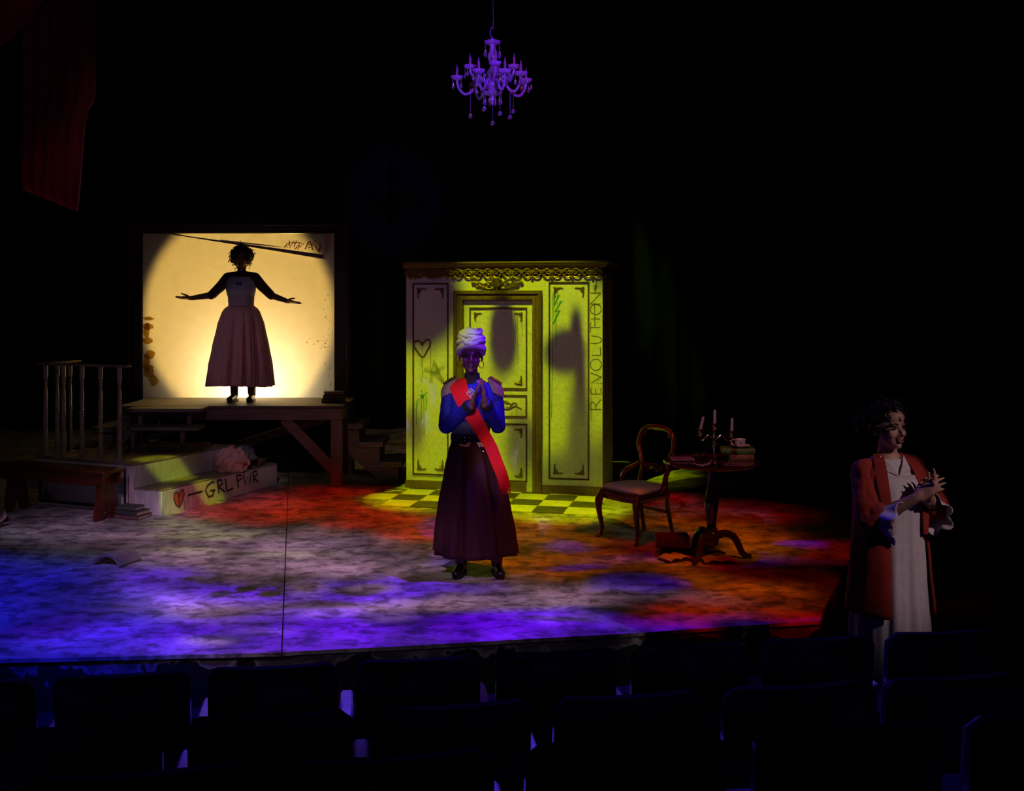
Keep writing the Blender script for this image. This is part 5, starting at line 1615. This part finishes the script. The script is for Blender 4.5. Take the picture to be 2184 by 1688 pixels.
def skirt(name, m, parent, tab, folds, amp, seed, n=180, steps=28, rot=0.0, a0=0, a1=2*PI, closed=True, thick=.004, hem=0.0, power=1.0):
    rnd = random.Random(seed)
    comp = [(folds, rnd.random()*6, 1.0), (folds*1.7+.3, rnd.random()*6, .5), (folds*.53, rnd.random()*6, .5)]
    comp = [(round(a) if closed else a, b, c) for a, b, c in comp]
    lo, hi = tab[-1][0], tab[0][0]
    t2 = sorted(tab)
    rings = []
    k = n if closed else n+1
    for i in range(steps+1):
        f = i/steps; z = hi+(lo-hi)*f
        cx, cy, rx, ry = lerp_tab(t2, z)
        ring = []
        for j in range(k):
            a = a0+(a1-a0)*j/n
            h = 0
            for fr, ph, w_ in comp:
                v = math.sin(fr*a+ph+.5*math.sin(f*2+ph))
                h += w_*(v if power == 1 else math.copysign(abs(v)**power, v))
            q = 1+amp*h*min(1, f*1.3+.06)
            x, y = rx*q*math.cos(a), ry*q*math.sin(a)
            dz = hem*f*math.sin(2*a+seed)
            ring.append(Vector((cx+x*math.cos(rot)-y*math.sin(rot), cy+x*math.sin(rot)+y*math.cos(rot), z+dz)))
        rings.append(ring)
    mb = MB(); mb.loft(rings, False, False, closed=closed)
    o = mb.build(name, m, parent, angle=180)
    so = o.modifiers.new('t', 'SOLIDIFY'); so.thickness = thick; so.offset = 0
    return o
def ribbon(name, m, parent, pts, width, nrm, thick=.004, sub=5):
    """cloth band: pts with a face normal each"""
    P_ = bez(pts, sub); N_ = bez(nrm, sub); W_ = bez([(w, 0, 0) for w in width], sub)
    rings = []
    for i, p in enumerate(P_):
        d = (P_[min(i+1, len(P_)-1)]-P_[max(i-1, 0)]).normalized()
        nn = N_[i].normalized(); s = d.cross(nn).normalized(); nn = s.cross(d)
        w = W_[i].x/2
        rings.append([p-s*w+nn*0, p-s*w*.5+nn*(.003), p+nn*.001, p+s*w*.5+nn*.003, p+s*w,
                      p+s*w-nn*thick, p-nn*thick, p-s*w-nn*thick])
    mb = MB(); mb.loft(rings)
    return mb.build(name, m, parent, angle=50)
def ruffle(name, m, parent, p, d, r0, r1, ln, waves, seed=0, n=72):
    d = Vector(d).normalized(); a = d.orthogonal().normalized(); b = d.cross(a)
    rings = []; rnd = random.Random(seed); ph = rnd.random()*6
    for i in range(11):
        t = i/10; rr = r0+(r1-r0)*t**1.2
        ring = []
        for j in range(n):
            q = 2*PI*j/n
            w = math.sin(waves*q+ph)+.4*math.sin(waves*1.6+2*q)
            r_ = rr*(1+.16*t*w)
            ring.append(Vector(p)+d*(ln*t+.012*t*math.cos(waves*q+ph))+(a*math.cos(q)+b*math.sin(q))*r_)
        rings.append(ring)
    mb = MB(); mb.loft(rings, False, False)
    o = mb.build(name, m, parent, angle=180)
    so = o.modifiers.new('t', 'SOLIDIFY'); so.thickness = .003
    return o
def boot(name, m, parent, x, y, z, yaw, shaft=.16, heel=.035, lace=None):
    R_ = Matrix.Rotation(yaw, 3, 'Z'); q = lambda a, b, c: Vector((x, y, z))+R_ @ Vector((a, b, c))
    mb = MB()
    mb.rcone(q(0, .02, .07), .042, q(0, .015, shaft), .047)
    mb.rcone(q(0, .03, .055), .036, q(0, -.05, .050), .036)
    mb.rcone(q(0, -.04, .048), .037, q(0, -.135, .034), .034)
    mb.ell(q(0, -.135, .036), (.038, .045, .030), 12, 8, R_)
    o = fuse(mb, name, m, parent, .005, 6)
    M_sole = mat('black_boot_sole', (.008, .008, .008), rough=.6)
    mb = MB(); pr = []
    for k in range(20):
        a = 2*PI*k/20; yy = -.055+.125*math.sin(a); w_ = .040*(1 if yy < -.03 else .88)
        pr.append((w_*math.cos(a), yy))
    rings = [[q(a, b, .003) for a, b in pr], [q(a*1.06, b*1.02, .008) for a, b in pr], [q(a*1.04, b*1.01, .022) for a, b in pr]]
    mb.loft(rings)
    mb.box(q(0, .045, .012), (.066, .060, .024), R_, bev=.004)
    mb.build('sole', M_sole, o)
    mb = MB()
    for k in range(5):
        zz = .075+.018*k; yy = -.045+.016*k if k < 2 else -.033+.002*k
        mb.tube([q(-.022, yy, zz), q(0, yy-.010, zz+.004), q(.022, yy, zz)], .0032, 5)
    mb.build('laces', lace or M_sole, o)
    return o
def curly(name, m, parent, c, radii, seed, n, size, Rh=None, keep=None, base=True, voxel=.006):
    """a mass of curls: base cap plus many looping tubes"""
    rnd = random.Random(seed); mb = MB(); c = Vector(c)
    Rh = Rh or Matrix.Identity(3)
    if base: mb.ell(c, [r*.88 for r in radii], 20, 14, Rh)
    for k in range(n):
        v = Vector((rnd.gauss(0, 1), rnd.gauss(0, 1), rnd.gauss(0, 1))).normalized()
        if keep and not keep(v): continue
        p = Vector((v.x*radii[0], v.y*radii[1], v.z*radii[2]))*rnd.uniform(.86, 1.06)
        a = v.orthogonal().normalized(); b = v.cross(a)
        r = size*rnd.uniform(.7, 1.2); ph = rnd.random()*6
        pts = []
        turns = rnd.uniform(1.0, 1.6)
        drift = (v*.3+Vector((rnd.gauss(0, .6), rnd.gauss(0, .6), rnd.gauss(-.5, .6))))*size*1.6
        for i in range(11):
            t = i/10; q = ph+turns*2*PI*t
            pts.append(c+Rh @ (p+(a*math.cos(q)+b*math.sin(q))*r*(1-.35*t)+drift*t))
        mb.tube(pts, [size*.30*(1-.5*i/10) for i in range(11)], 5)
    return mb.build(name, m, parent, angle=60)

M_boot = mat('black_leather', (.012, .011, .011), rough=.28, var=.3, scale=40, bump=.1)
M_brass = mat('bright_brass', (.75, .52, .20), rough=.2, metal=1, var=.2)

# ---------------- woman in the blue jacket, centre
SK1 = mat('deep_brown_skin', (.17, .075, .060), rough=.34, var=.1, scale=30, bump=.03, spec=.5)
b1 = G(1020, 1226)
W1 = thing('person', 'person in white turban, blue jacket, red sash and maroon skirt, hands together', 'person', b1)
T1 = [(.86, -.045, 0, .165, .12), (.93, -.05, 0, .150, .11), (1.00, -.058, 0, .120, .092), (1.10, -.052, -.004, .134, .104), (1.20, -.046, -.012, .150, .118), (1.29, -.042, -.002, .158, .104), (1.36, -.042, .006, .150, .085), (1.405, -.044, .01, .10, .065), (1.43, -.046, .01, .055, .052)]
H1c = Vector((-.053, -.012, 1.592)); R1 = Matrix.Rotation(math.radians(4), 3, 'Z') @ Matrix.Rotation(math.radians(2), 3, 'Y')
mb = MB(); torso(mb, T1)
mb.rcone((-.045, .008, 1.40), .050, (-.052, .004, 1.50), .045)
head(mb, H1c, R1, 1.10)
el_l, wr_l = Vector((-.232, -.035, 1.085)), Vector((-.040, -.215, 1.262))
el_r, wr_r = Vector((.145, -.035, 1.085)), Vector((.052, -.205, 1.275))
sh_l, sh_r = Vector((-.200, .01, 1.345)), Vector((.116, .01, 1.345))
for sh_, el, wr in ((sh_l, el_l, wr_l), (sh_r, el_r, wr_r)):
    mb.rcone(sh_, .045, el, .036); mb.rcone(el, .036, wr, .026)
hand(mb, wr_l, (.30, -.10, .95), (1, .1, -.3), (.1, 1, .2), curl=(6, 8, 8), spread=1.5)
hand(mb, wr_r, (-.06, -.06, 1), (-1, .1, 0), (.0, 1, .2), curl=(4, 6, 8), spread=2)
for x in (-.10, .10):
    mb.rcone((-.045+x*.9, 0, .88), .085, (x-.01, 0, .48), .055); mb.rcone((x-.01, 0, .48), .055, (x*1.32, .01, .09), .04)
BODY1 = fuse(mb, 'body', SK1, W1, .0048, 5)
face_parts(H1c, R1, W1, mat('plum_lips', (.13, .030, .035), rough=.3), mat('black_brow', (.012, .008, .007)), 1.10, smile=.008)
# earrings
for sx in (-1, 1):
    mb = MB(); c_ = H1c+R1 @ Vector((sx*.078, .0, -.060))
    mb.tube([c_+Vector((.018*math.cos(t*PI/8), .002, .026*math.sin(t*PI/8))) for t in range(16)], .0022, 5, closed=True)
    mb.build('earring', M_brass, W1)
# turban
M_turb = mat('cream_turban_cloth', (.66, .60, .56), rough=.85, var=.15, scale=40, stretch=(1, 1, 4), bump=.25)
mb = MB()
TC = H1c+Vector((-.002, .022, .0))
rings = []
for i in range(21):
    t = i/20
    z, cx, cy, rx, ry = t, 0, 0, 0, 0
    cx, cy, rx, ry = lerp_tab([(0, .0, .0, .080, .098), (.12, 0, .0, .088, .106), (.35, .0, .0, .098, .112), (.55, -.002, .004, .097, .105), (.75, -.008, .010, .082, .090), (.9, -.014, .014, .058, .064), (1.0, -.018, .016, .018, .02)], t)
    zz = .052+.155*t
    ring = []
    for j in range(48):
        a = 2*PI*j/48
        w = 1+.035*math.sin(3*a+9*t)+.02*math.sin(7*a-12*t)
        ring.append(TC+R1 @ Vector((cx+rx*w*math.cos(a), cy+ry*w*math.sin(a), zz)))
    rings.append(ring)
mb.loft(rings); TUR = mb.build('turban', M_turb, W1, angle=180)
def wrap(tz, tilt_x, tilt_y, rx, ry, r, name='turban_wrap', wob=.006, seed=0, flat=.62, front_drop=0.0):
    mb = MB(); pts = []
    Rt = Matrix.Rotation(math.radians(tilt_x), 3, 'X') @ Matrix.Rotation(math.radians(tilt_y), 3, 'Y')
    for j in range(44):
        a = 2*PI*j/44
        v = Vector((rx*math.cos(a), ry*math.sin(a), wob*math.sin(3*a+seed)))
        pts.append(TC+R1 @ (Rt @ v+Vector((0, 0, tz+front_drop*max(0, -math.sin(a))**2))))
    mb.tube(pts, [r*(1+.18*math.sin(2*2*PI*j/44+seed)) for j in range(44)], 8, closed=True, flat=1.0)
    return mb.build(name, M_turb, TUR, angle=180)
wrap(.022, -8, 3, .086, .106, .020, seed=1, front_drop=.078)
wrap(.044, -6, -5, .090, .112, .019, seed=8, front_drop=.048)
wrap(.070, -4, 17, .095, .116, .018, seed=2, front_drop=.016)
wrap(.074, -4, -18, .095, .116, .018, seed=3, front_drop=.016)
wrap(.100, 2, 22, .096, .112, .017, seed=4)
wrap(.118, 4, -14, .093, .106, .016, seed=5)
wrap(.140, 6, 18, .084, .096, .015, seed=6)
wrap(.170, 8, -8, .068, .078, .014, seed=7)
mb = MB()
for s_, (a, b) in ((1, (.055, .030)), (-1, (-.05, .045))):
    mb.tube(bez([TC+R1 @ Vector(p_) for p_ in ((a*-1.0, -.105, .10), (0, -.122, .082), (a, -.104, .062+b*.2), (a*1.5, -.07, .05))], 5), [.012, .016, .019, .020, .019, .018]+[.016]*10, 8)
mb.build('turban_knot', M_turb, TUR, angle=180)
# clothes
M_blue = mat('royal_blue_wool', (.006, .009, .30), rough=.75, var=.2, scale=60)
M_vest = mat('slate_waistcoat', (.045, .055, .105), rough=.55, var=.2, scale=40)
M_blk = mat('black_knit', (.010, .009, .010), rough=.85)
M_fring = mat('dusky_fringe', (.42, .27, .24), rough=.6, var=.4, scale=60, stretch=(6, 6, .4))
M_sash = mat('scarlet_satin', (.80, .010, .014), rough=.7, var=.15, scale=10, spec=.2)
M_mar = mat('maroon_skirt_cloth', (.045, .004, .006), rough=.75, var=.25, scale=20, stretch=(5, 5, .5))
mb = MB(); torso(mb, T1, .013, z0=.99, z1=1.18); mb.build('waistcoat', M_vest, W1)
mb = MB(); torso(mb, T1, .024, z0=1.13, z1=1.395)
for sh_, el, wr in ((sh_l, el_l, wr_l), (sh_r, el_r, wr_r)):
    mb.rcone(sh_, .066, (sh_+el)/2, .060); mb.rcone((sh_+el)/2, .060, el, .056); mb.rcone(el, .056, wr-(wr-el).normalized()*.035, .042)
JK = wrinkle(fuse(mb, 'jacket', M_blue, W1, .007, 8), .016)
mb = MB(); mb.loft([ering(z, -.046, .006, r, r*.95, 28) for z, r in ((1.385, .085), (1.41, .066), (1.44, .057), (1.468, .056), (1.468, .050), (1.42, .05))], False, False); mb.build('collar', M_blk, JK)
for wr, el in ((wr_l, el_l), (wr_r, el_r)):
    d = (wr-el).normalized(); mb = MB(); mb.tube([wr-d*.055, wr-d*.030, wr-d*.012], [.046, .048, .044], 16); mb.build('cuff', M_blk, JK)
for z, x in ((1.215, -.06), (1.19, -.02), (1.155, -.085), (1.155, -.005), (1.12, -.055), (1.075, -.095), (1.075, -.012), (1.05, -.055)):
    cx, cy, rx, ry = lerp_tab(T1, z); off = .03 if z > 1.13 else .016
    yy = cy-(ry+off)*math.sqrt(max(.05, 1-((x-cx)/(rx+off))**2))
    mb = MB(); mb.ell((x, yy, z), (.0075, .005, .0075), 10, 6); mb.build('button', M_brass, JK)
for sx, sh_ in ((-1, sh_l), (1, sh_r)):
    c_ = sh_+Vector((sx*.004, -.004, .060))
    Rr = Matrix.Rotation(math.radians(sx*30), 3, 'Y')
    mb = MB(); mb.ell(c_, (.056, .056, .017), 16, 8, Rr); ep = mb.build('epaulette', mat('braided_gold_board', (.30, .17, .10), rough=.5, var=.6, scale=80, bump=.5), JK)
    mb = MB()
    for k in range(9):
        t = -.9+1.8*k/8
        mb.ell(c_+Rr @ Vector((.050*t, -.050*math.sqrt(max(0, 1-t*t*.8)), .010)), .0062, 8, 6)
    for k in range(6): mb.ell(c_+Rr @ Vector((.055*(-.8+.32*k), -.012, .018)), .0062, 8, 6)
    mb.build('gold_studs', M_brass, ep)['kind'] = 'stuff'
    mb = MB()
    for k in range(26):
        a = math.radians(-175+(350 if False else 190)*k/25) if sx > 0 else math.radians(-195+190*k/25)
        p_ = c_+Rr @ Vector((.055*math.cos(a), .060*math.sin(a), -.004))
        q_ = p_+Vector((sx*.012+.006*math.cos(a), .012*math.sin(a), -.078-.006*math.sin(k*2.1)))
        mb.tube([p_, (p_+q_)/2+Vector((sx*.008, .006*math.sin(a), 0)), q_], [.0062, .0066, .0058], 6)
    mb.build('fringe', M_fring, ep)
# sash
sp_ = [(-.150, .13, 1.28), (-.160, .06, 1.395), (-.152, -.045, 1.408), (-.118, -.120, 1.325), (-.062, -.158, 1.22), (0, -.146, 1.115), (.052, -.118, 1.02), (.098, -.128, .94), (.140, -.172, .84), (.178, -.205, .75), (.200, -.222, .665)]
sn_ = [(-.3, 1, .2), (-.3, .3, 1), (-.35, -.6, 1), (-.3, -1, .4), (-.1, -1, .1), (.1, -1, -.1), (.3, -1, -.05), (.3, -1, .1), (.15, -1, .2), (.05, -1, .2), (.1, -1, .15)]
SASH = ribbon('sash', M_sash, W1, sp_, [.12, .125, .128, .125, .115, .10, .09, .088, .085, .080, .074], sn_)
mb = MB()
for k in range(9):
    a = Vector((.170+.0075*k, -.224-.001*k, .668)); mb.tube([a, a+Vector((.004, -.006, -.022)), a+Vector((.002+.002*math.sin(k), -.004, -.040-.006*math.sin(2*k)))], .003, 5)
mb.build('sash_fringe', M_sash, SASH)
M_print = mat('white_print', (.62, .60, .60), rough=.6)
mb = MB(); o_ = Vector((-.078, -.164, 1.335)); ux = Vector((.62, -.38, -.62)).normalized(); uy = Vector((.66, -.22, .70)).normalized()
def seg(a, b, w=.006): 
    mb.bar(o_+ux*a[0]+uy*a[1], o_+ux*b[0]+uy*b[1], w, .003, up=ux.cross(uy).cross(Vector((b[0]-a[0])*ux+(b[1]-a[1])*uy)))
for a, b in (((0, 0), (.055, 0)), ((0, .05), (.055, .05)), ((0, 0), (0, .05)), ((.055, 0), (.055, .05)), ((.013, .012), (.013, .038)), ((.013, .038), (.026, .038)), ((.013, .025), (.024, .025)), ((.034, .012), (.034, .038)), ((.034, .038), (.046, .038)), ((.034, .025), (.044, .025)), ((.034, .012), (.046, .012))): seg(a, b)
mb.build('sash_print', M_print, SASH, smooth=False)
# belt, shirt tails
mb = MB(); cx, cy, rx, ry = lerp_tab(T1, 1.0)
mb.loft([ering(z, cx, cy, rx+o, ry+o, 36) for z, o in ((.978, .012), (.980, .024), (1.026, .024), (1.028, .012))]); BELT = mb.build('belt', M_boot, W1, angle=30)
mb = MB()
for k in range(11):
    a = math.radians(-160+140*k/10)
    for z in (.992, 1.014): mb.ell((cx+(rx+.025)*math.cos(a), cy+(ry+.025)*math.sin(a), z), (.0055, .0055, .0055), 8, 5)
mb.build('belt_studs', mat('steel_stud', (.5, .5, .52), rough=.2, metal=1), BELT)['kind'] = 'stuff'
mb = MB(); mb.tube(bez([(.02, -.135, .965), (.035, -.15, .945), (.05, -.145, .94)], 4), .004, 6); mb.tube(bez([(.028, -.15, .93), (.045, -.16, .918), (.062, -.155, .905)], 4), .003, 6); mb.build('belt_chain', mat('steel_stud', (.5, .5, .52)), BELT)
skirt('skirt', M_mar, W1, [(1.0, -.058, 0, .128, .102), (.96, -.058, 0, .140, .115), (.90, -.052, -.005, .168, .140), (.75, -.040, -.01, .205, .175), (.5, -.028, -.012, .250, .205), (.3, -.018, -.012, .280, .225), (.165, -.012, -.012, .298, .235)], 11, .066, 21, n=240, hem=.004)
M_tail = mat('cream_shirt_tail', (.62, .44, .34), rough=.8)
for pts in ([(-.135, -.085, .978), (-.05, -.118, .978), (-.068, -.135, .945), (-.130, -.112, .955)], [(-.01, -.122, .978), (.045, -.100, .978), (.060, -.125, .952), (.012, -.135, .945)]):
    mb = MB(); mb.add(pts+[(a, b+.006, c) for a, b, c in pts], [(0, 1, 2, 3), (7, 6, 5, 4), (0, 4, 5, 1), (1, 5, 6, 2), (2, 6, 7, 3), (3, 7, 4, 0)]); mb.build('shirt_tail', M_tail, W1, smooth=False)
boot('boot', M_boot, W1, -.128, .02, .0, math.radians(-10)); boot('boot', M_boot, W1, .138, .02, .0, math.radians(10))

# ---------------- woman on the platform, arms spread
SK2 = mat('brown_skin', (.16, .075, .05), rough=.5, var=.1, scale=30, bump=.03)
b2 = G(518, 857, PZ)
W2 = thing('person', 'person with curly hair and spread arms standing on the platform', 'person', (b2.x, b2.y, PZ))
T2 = [(.92, -.02, 0, .17, .12), (1.0, -.02, 0, .155, .11), (1.06, -.019, 0, .128, .098), (1.15, -.019, -.002, .132, .102), (1.25, -.019, -.012, .150, .122), (1.33, -.019, 0, .155, .10), (1.39, -.018, .006, .125, .078), (1.43, -.017, .008, .07, .058), (1.45, -.016, .008, .05, .05)]
H2c = Vector((-.010, -.012, 1.592)); R2 = Matrix.Identity(3)
mb = MB(); torso(mb, T2); mb.rcone((-.016, .006, 1.42), .052, (-.012, .004, 1.51), .046); head(mb, H2c, R2)
S2 = [(Vector((-.165, .005, 1.375)), Vector((-.325, -.01, 1.185)), Vector((-.555, -.05, 1.150))), (Vector((.130, .005, 1.375)), Vector((.300, -.01, 1.185)), Vector((.500, -.05, 1.118)))]
for sh_, el, wr in S2:
    mb.rcone(sh_, .052, el, .043); mb.rcone(el, .042, wr, .026)
hand(mb, S2[0][2], (-.98, -.12, .04), (0, 0, 1), (.0, -.9, .25), curl=(-2, 5, 6), spread=5)
hand(mb, S2[1][2], (.97, -.12, -.16), (0, 0, 1), (.0, -.9, .25), curl=(-2, 4, 4), spread=4)
for x in (-.095, .09):
    mb.rcone((-.02+x, 0, .92), .085, (x, 0, .50), .055); mb.rcone((x, 0, .50), .052, (x, .01, .10), .04)
fuse(mb, 'body', SK2, W2, .0048, 5)
face_parts(H2c, R2, W2, mat('plum_lips', (.13, .03, .035)), mat('black_brow', (.012, .008, .007)))
M_dkhair = mat('dark_brown_hair', (.030, .016, .010), rough=.45, var=.5, scale=40, spec=.4)
curly('hair', M_dkhair, W2, H2c+Vector((-.005, .028, .035)), (.108, .115, .108), 7, 330, .021, keep=lambda v: not (v.y < -.35 and v.z < .28 and abs(v.x) < .62))
M_shirt = mat('pale_blue_shirt', (.36, .37, .48), rough=.8, var=.15, scale=40)
M_sleeve = mat('maroon_raglan_sleeve', (.050, .016, .020), rough=.85)
M_corset = mat('mauve_waistband', (.34, .25, .32), rough=.8, var=.15, scale=30, stretch=(5, 5, .5))
mb = MB(); torso(mb, T2, .014, z0=1.18, z1=1.385); SHT = mb.build('shirt', M_shirt, W2, angle=180)
mb = MB(); torso(mb, T2, .012, z0=1.045, z1=1.19); mb.build('waistband', M_corset, W2, angle=180)
mb = MB()
for sh_, el, wr in S2:
    mb.rcone(sh_+Vector((0, 0, .0)), .064, (sh_+el)/2, .058); mb.rcone((sh_+el)/2, .058, el+(wr-el)*.1, .049)
    mb.rcone(Vector((-.017, .01, 1.40)), .055, sh_, .062)
mb.loft([ering(z, -.017, .008, r, r*.9, 24) for z, r in ((1.36, .115), (1.41, .085), (1.44, .068), (1.452, .062))])
fuse(mb, 'raglan_sleeves', M_sleeve, SHT, .007, 6)
mb = MB()
for k, (x, z, r) in enumerate(((-.03, 1.31, .018), (.0, 1.29, .022), (-.015, 1.27, .016), (.01, 1.315, .013))):
    mb.ell((x, -.122, z), (r, .008, r), 10, 6)
mb.build('chest_print', mat('navy_print', (.03, .03, .16)), SHT)
M_mauve = mat('mauve_skirt_cloth', (.56, .28, .32), rough=.8, var=.25, scale=14, stretch=(5, 5, .4))
skirt('skirt', M_mauve, W2, [(1.065, -.018, 0, .138, .108), (1.05, -.018, 0, .160, .125), (1.035, -.019, 0, .180, .14), (.985, -.020, 0, .212, .17), (.85, -.021, 0, .252, .205), (.6, -.027, 0, .292, .24), (.4, -.031, 0, .318, .262), (.18, -.036, 0, .342, .28)], 15, .085, 5, n=280, hem=.012, power=.8)
boot('boot', M_boot, W2, -.106, .02, .0, math.radians(-4), .19); boot('boot', M_boot, W2, .092, .02, .0, math.radians(4), .19)

# ---------------- woman in the red coat, right
SK3 = mat('fair_skin', (.50, .27, .20), rough=.5, var=.08, scale=30, bump=.03)
D3 = 5.5
W3 = thing('person', 'person in a long red coat over a white gown, clapping beside the stage', 'person', ((1905-1092)*D3/F, D3, -.30))
RT3 = math.radians(20)
T3 = [(.85, -.02, 0, .165, .12), (1.0, -.02, 0, .145, .105), (1.1, -.02, 0, .130, .1), (1.2, -.02, -.004, .140, .105), (1.3, -.02, -.012, .150, .118), (1.39, -.02, 0, .155, .10), (1.45, -.02, .006, .135, .08), (1.49, -.022, .01, .075, .06), (1.51, -.024, .01, .05, .05)]
H3c = Vector((-.030, -.01, 1.640)); R3 = Matrix.Rotation(math.radians(25), 3, 'Z') @ Matrix.Rotation(math.radians(-3), 3, 'X')
mb = MB(); torso(mb, T3, rot=RT3); mb.rcone((-.024, .01, 1.47), .053, (-.030, .004, 1.56), .047); head(mb, H3c, R3, .98)
A3 = [(Vector((-.168, -.04, 1.425)), Vector((-.158, -.12, 1.185)), Vector((.028, -.255, 1.325))), (Vector((.118, .06, 1.43)), Vector((.190, -.06, 1.235)), Vector((.100, -.215, 1.320)))]
for sh_, el, wr in A3:
    mb.rcone(sh_, .048, el, .041); mb.rcone(el, .041, wr, .027)
hand(mb, A3[0][2], (.66, -.28, .62), (.6, .4, -.5), (-.2, .6, .7), curl=(10, 14, 14), spread=6, s=.95)
hand(mb, A3[1][2], (.10, -.50, .86), (-.8, .3, .3), (.3, .8, .4), curl=(8, 12, 12), spread=6, s=.95)
for x in (-.095, .09):
    mb.rcone((-.02+x, 0, .88), .085, (x-.02, 0, .48), .055); mb.rcone((x-.02, 0, .48), .052, (x-.02, .01, .10), .04)
fuse(mb, 'body', SK3, W3, .0048, 5)
face_parts(H3c, R3, W3, mat('red_lips', (.30, .05, .05), rough=.35), mat('dark_brow', (.03, .016, .011)), .98, smile=.010, white=mat('teeth_white', (.7, .66, .6), rough=.3))
curly('hair', M_dkhair, W3, H3c+R3 @ Vector((0, .024, .048)), (.088, .104, .086), 9, 300, .016, R3, keep=lambda v: not (v.y < -.40 and v.z < .22))
curly('hair_bun', M_dkhair, W3, H3c+R3 @ Vector((-.045, .100, .030)), (.060, .055, .065), 12, 130, .016, R3)
curly('hair_curls', M_dkhair, W3, H3c+R3 @ Vector((.0, -.020, .116)), (.060, .052, .026), 15, 80, .014, R3)
M_coat = mat('rust_red_coat_wool', (.36, .030, .016), rough=.85, var=.3, scale=10)
M_gown = mat('white_nightgown', (.62, .58, .60), rough=.85, var=.12, scale=30)
# gown with gathered yoke
mb = MB(); torso(mb, T3, .014, rot=RT3, z0=1.395, z1=1.485); mb.build('gown_yoke', M_gown, W3, angle=180)
skirt('gown', M_gown, W3, [(1.41, -.02, -.006, .166, .118), (1.36, -.02, -.022, .168, .138), (1.3, -.02, -.030, .168, .146), (1.15, -.02, -.024, .168, .145), (.9, -.02, -.015, .185, .160), (.6, -.02, -.01, .205, .18), (.30, -.02, -.01, .225, .195)], 12, .045, 31, n=240, rot=RT3, hem=.004)
for s in (-1, 1):
    pts = [Vector((-.012, -.122, 1.408)), Vector((-.018+s*.030, -.098, 1.462)), Vector((-.024+s*.062, -.040, 1.506)), Vector((-.016+s*.070, -.102, 1.440))]
    mb = MB(); mb.add(pts+[p_+Vector((0, .008, -.004)) for p_ in pts], [(0, 1, 2, 3), (7, 6, 5, 4), (0, 4, 5, 1), (1, 5, 6, 2), (2, 6, 7, 3), (3, 7, 4, 0)]); mb.build('gown_collar', M_gown, W3, smooth=False)
# coat body open down the front
fa = -PI/2
CT = skirt('coat', M_coat, W3, [(1.475, -.024, .012, .085, .072), (1.455, -.022, .010, .150, .098), (1.42, -.02, .004, .186, .118), (1.3, -.02, -.006, .196, .150), (1.15, -.02, -.008, .198, .162), (.95, -.02, -.008, .212, .182), (.71, -.02, -.008, .236, .205)], 6.5, .022, 8, n=150, rot=RT3, a0=fa+math.radians(33), a1=fa+math.radians(360-33), closed=False, thick=.008)
for k, (sh_, el, wr) in enumerate(A3):
    mb = MB(); d = (wr-el).normalized()
    mb.rcone(sh_*.82+Vector((-.004, 0, 1.455*.18)), .058, sh_, .062); mb.rcone(sh_+Vector((0, 0, -.008)), .064, (sh_+el)/2, .072); mb.rcone((sh_+el)/2, .072, el, .074); mb.rcone(el, .074, el+(wr-el)*.22, .070)
    wrinkle(fuse(mb, 'coat_sleeve', M_coat, CT, .008, 8), .022)
    ruffle('ruffled_cuff', M_gown, W3, el+(wr-el)*.18, d*.8+Vector((0, 0, -.55)), .060, .100, .10 if k == 0 else .085, 7, k)
for s in (-1, 1):
    pts = [(-.022+s*.060, .005, 1.505), (-.022+s*.095, -.070, 1.470), (-.022+s*.112, -.128, 1.38), (-.022+s*.108, -.160, 1.26), (-.022+s*.104, -.168, 1.12)]
    ang = RT3*.6; ca, sa = math.cos(ang), math.sin(ang)
    pts = [(-.02+(a+.02)*ca-b*sa, (a+.02)*sa+b*ca, c) for a, b, c in pts]
    ribbon('lapel', M_coat, CT, pts, [.050, .056, .058, .045, .025], [(s*.3, -.5, 1), (s*.3, -1, .4), (s*.3, -1, .1), (s*.3, -1, 0), (s*.3, -1, 0)], .006)
boot('slipper', M_boot, W3, -.115, .02, .0, math.radians(15), .10); boot('slipper', M_boot, W3, .075, .02, .0, math.radians(25), .10)
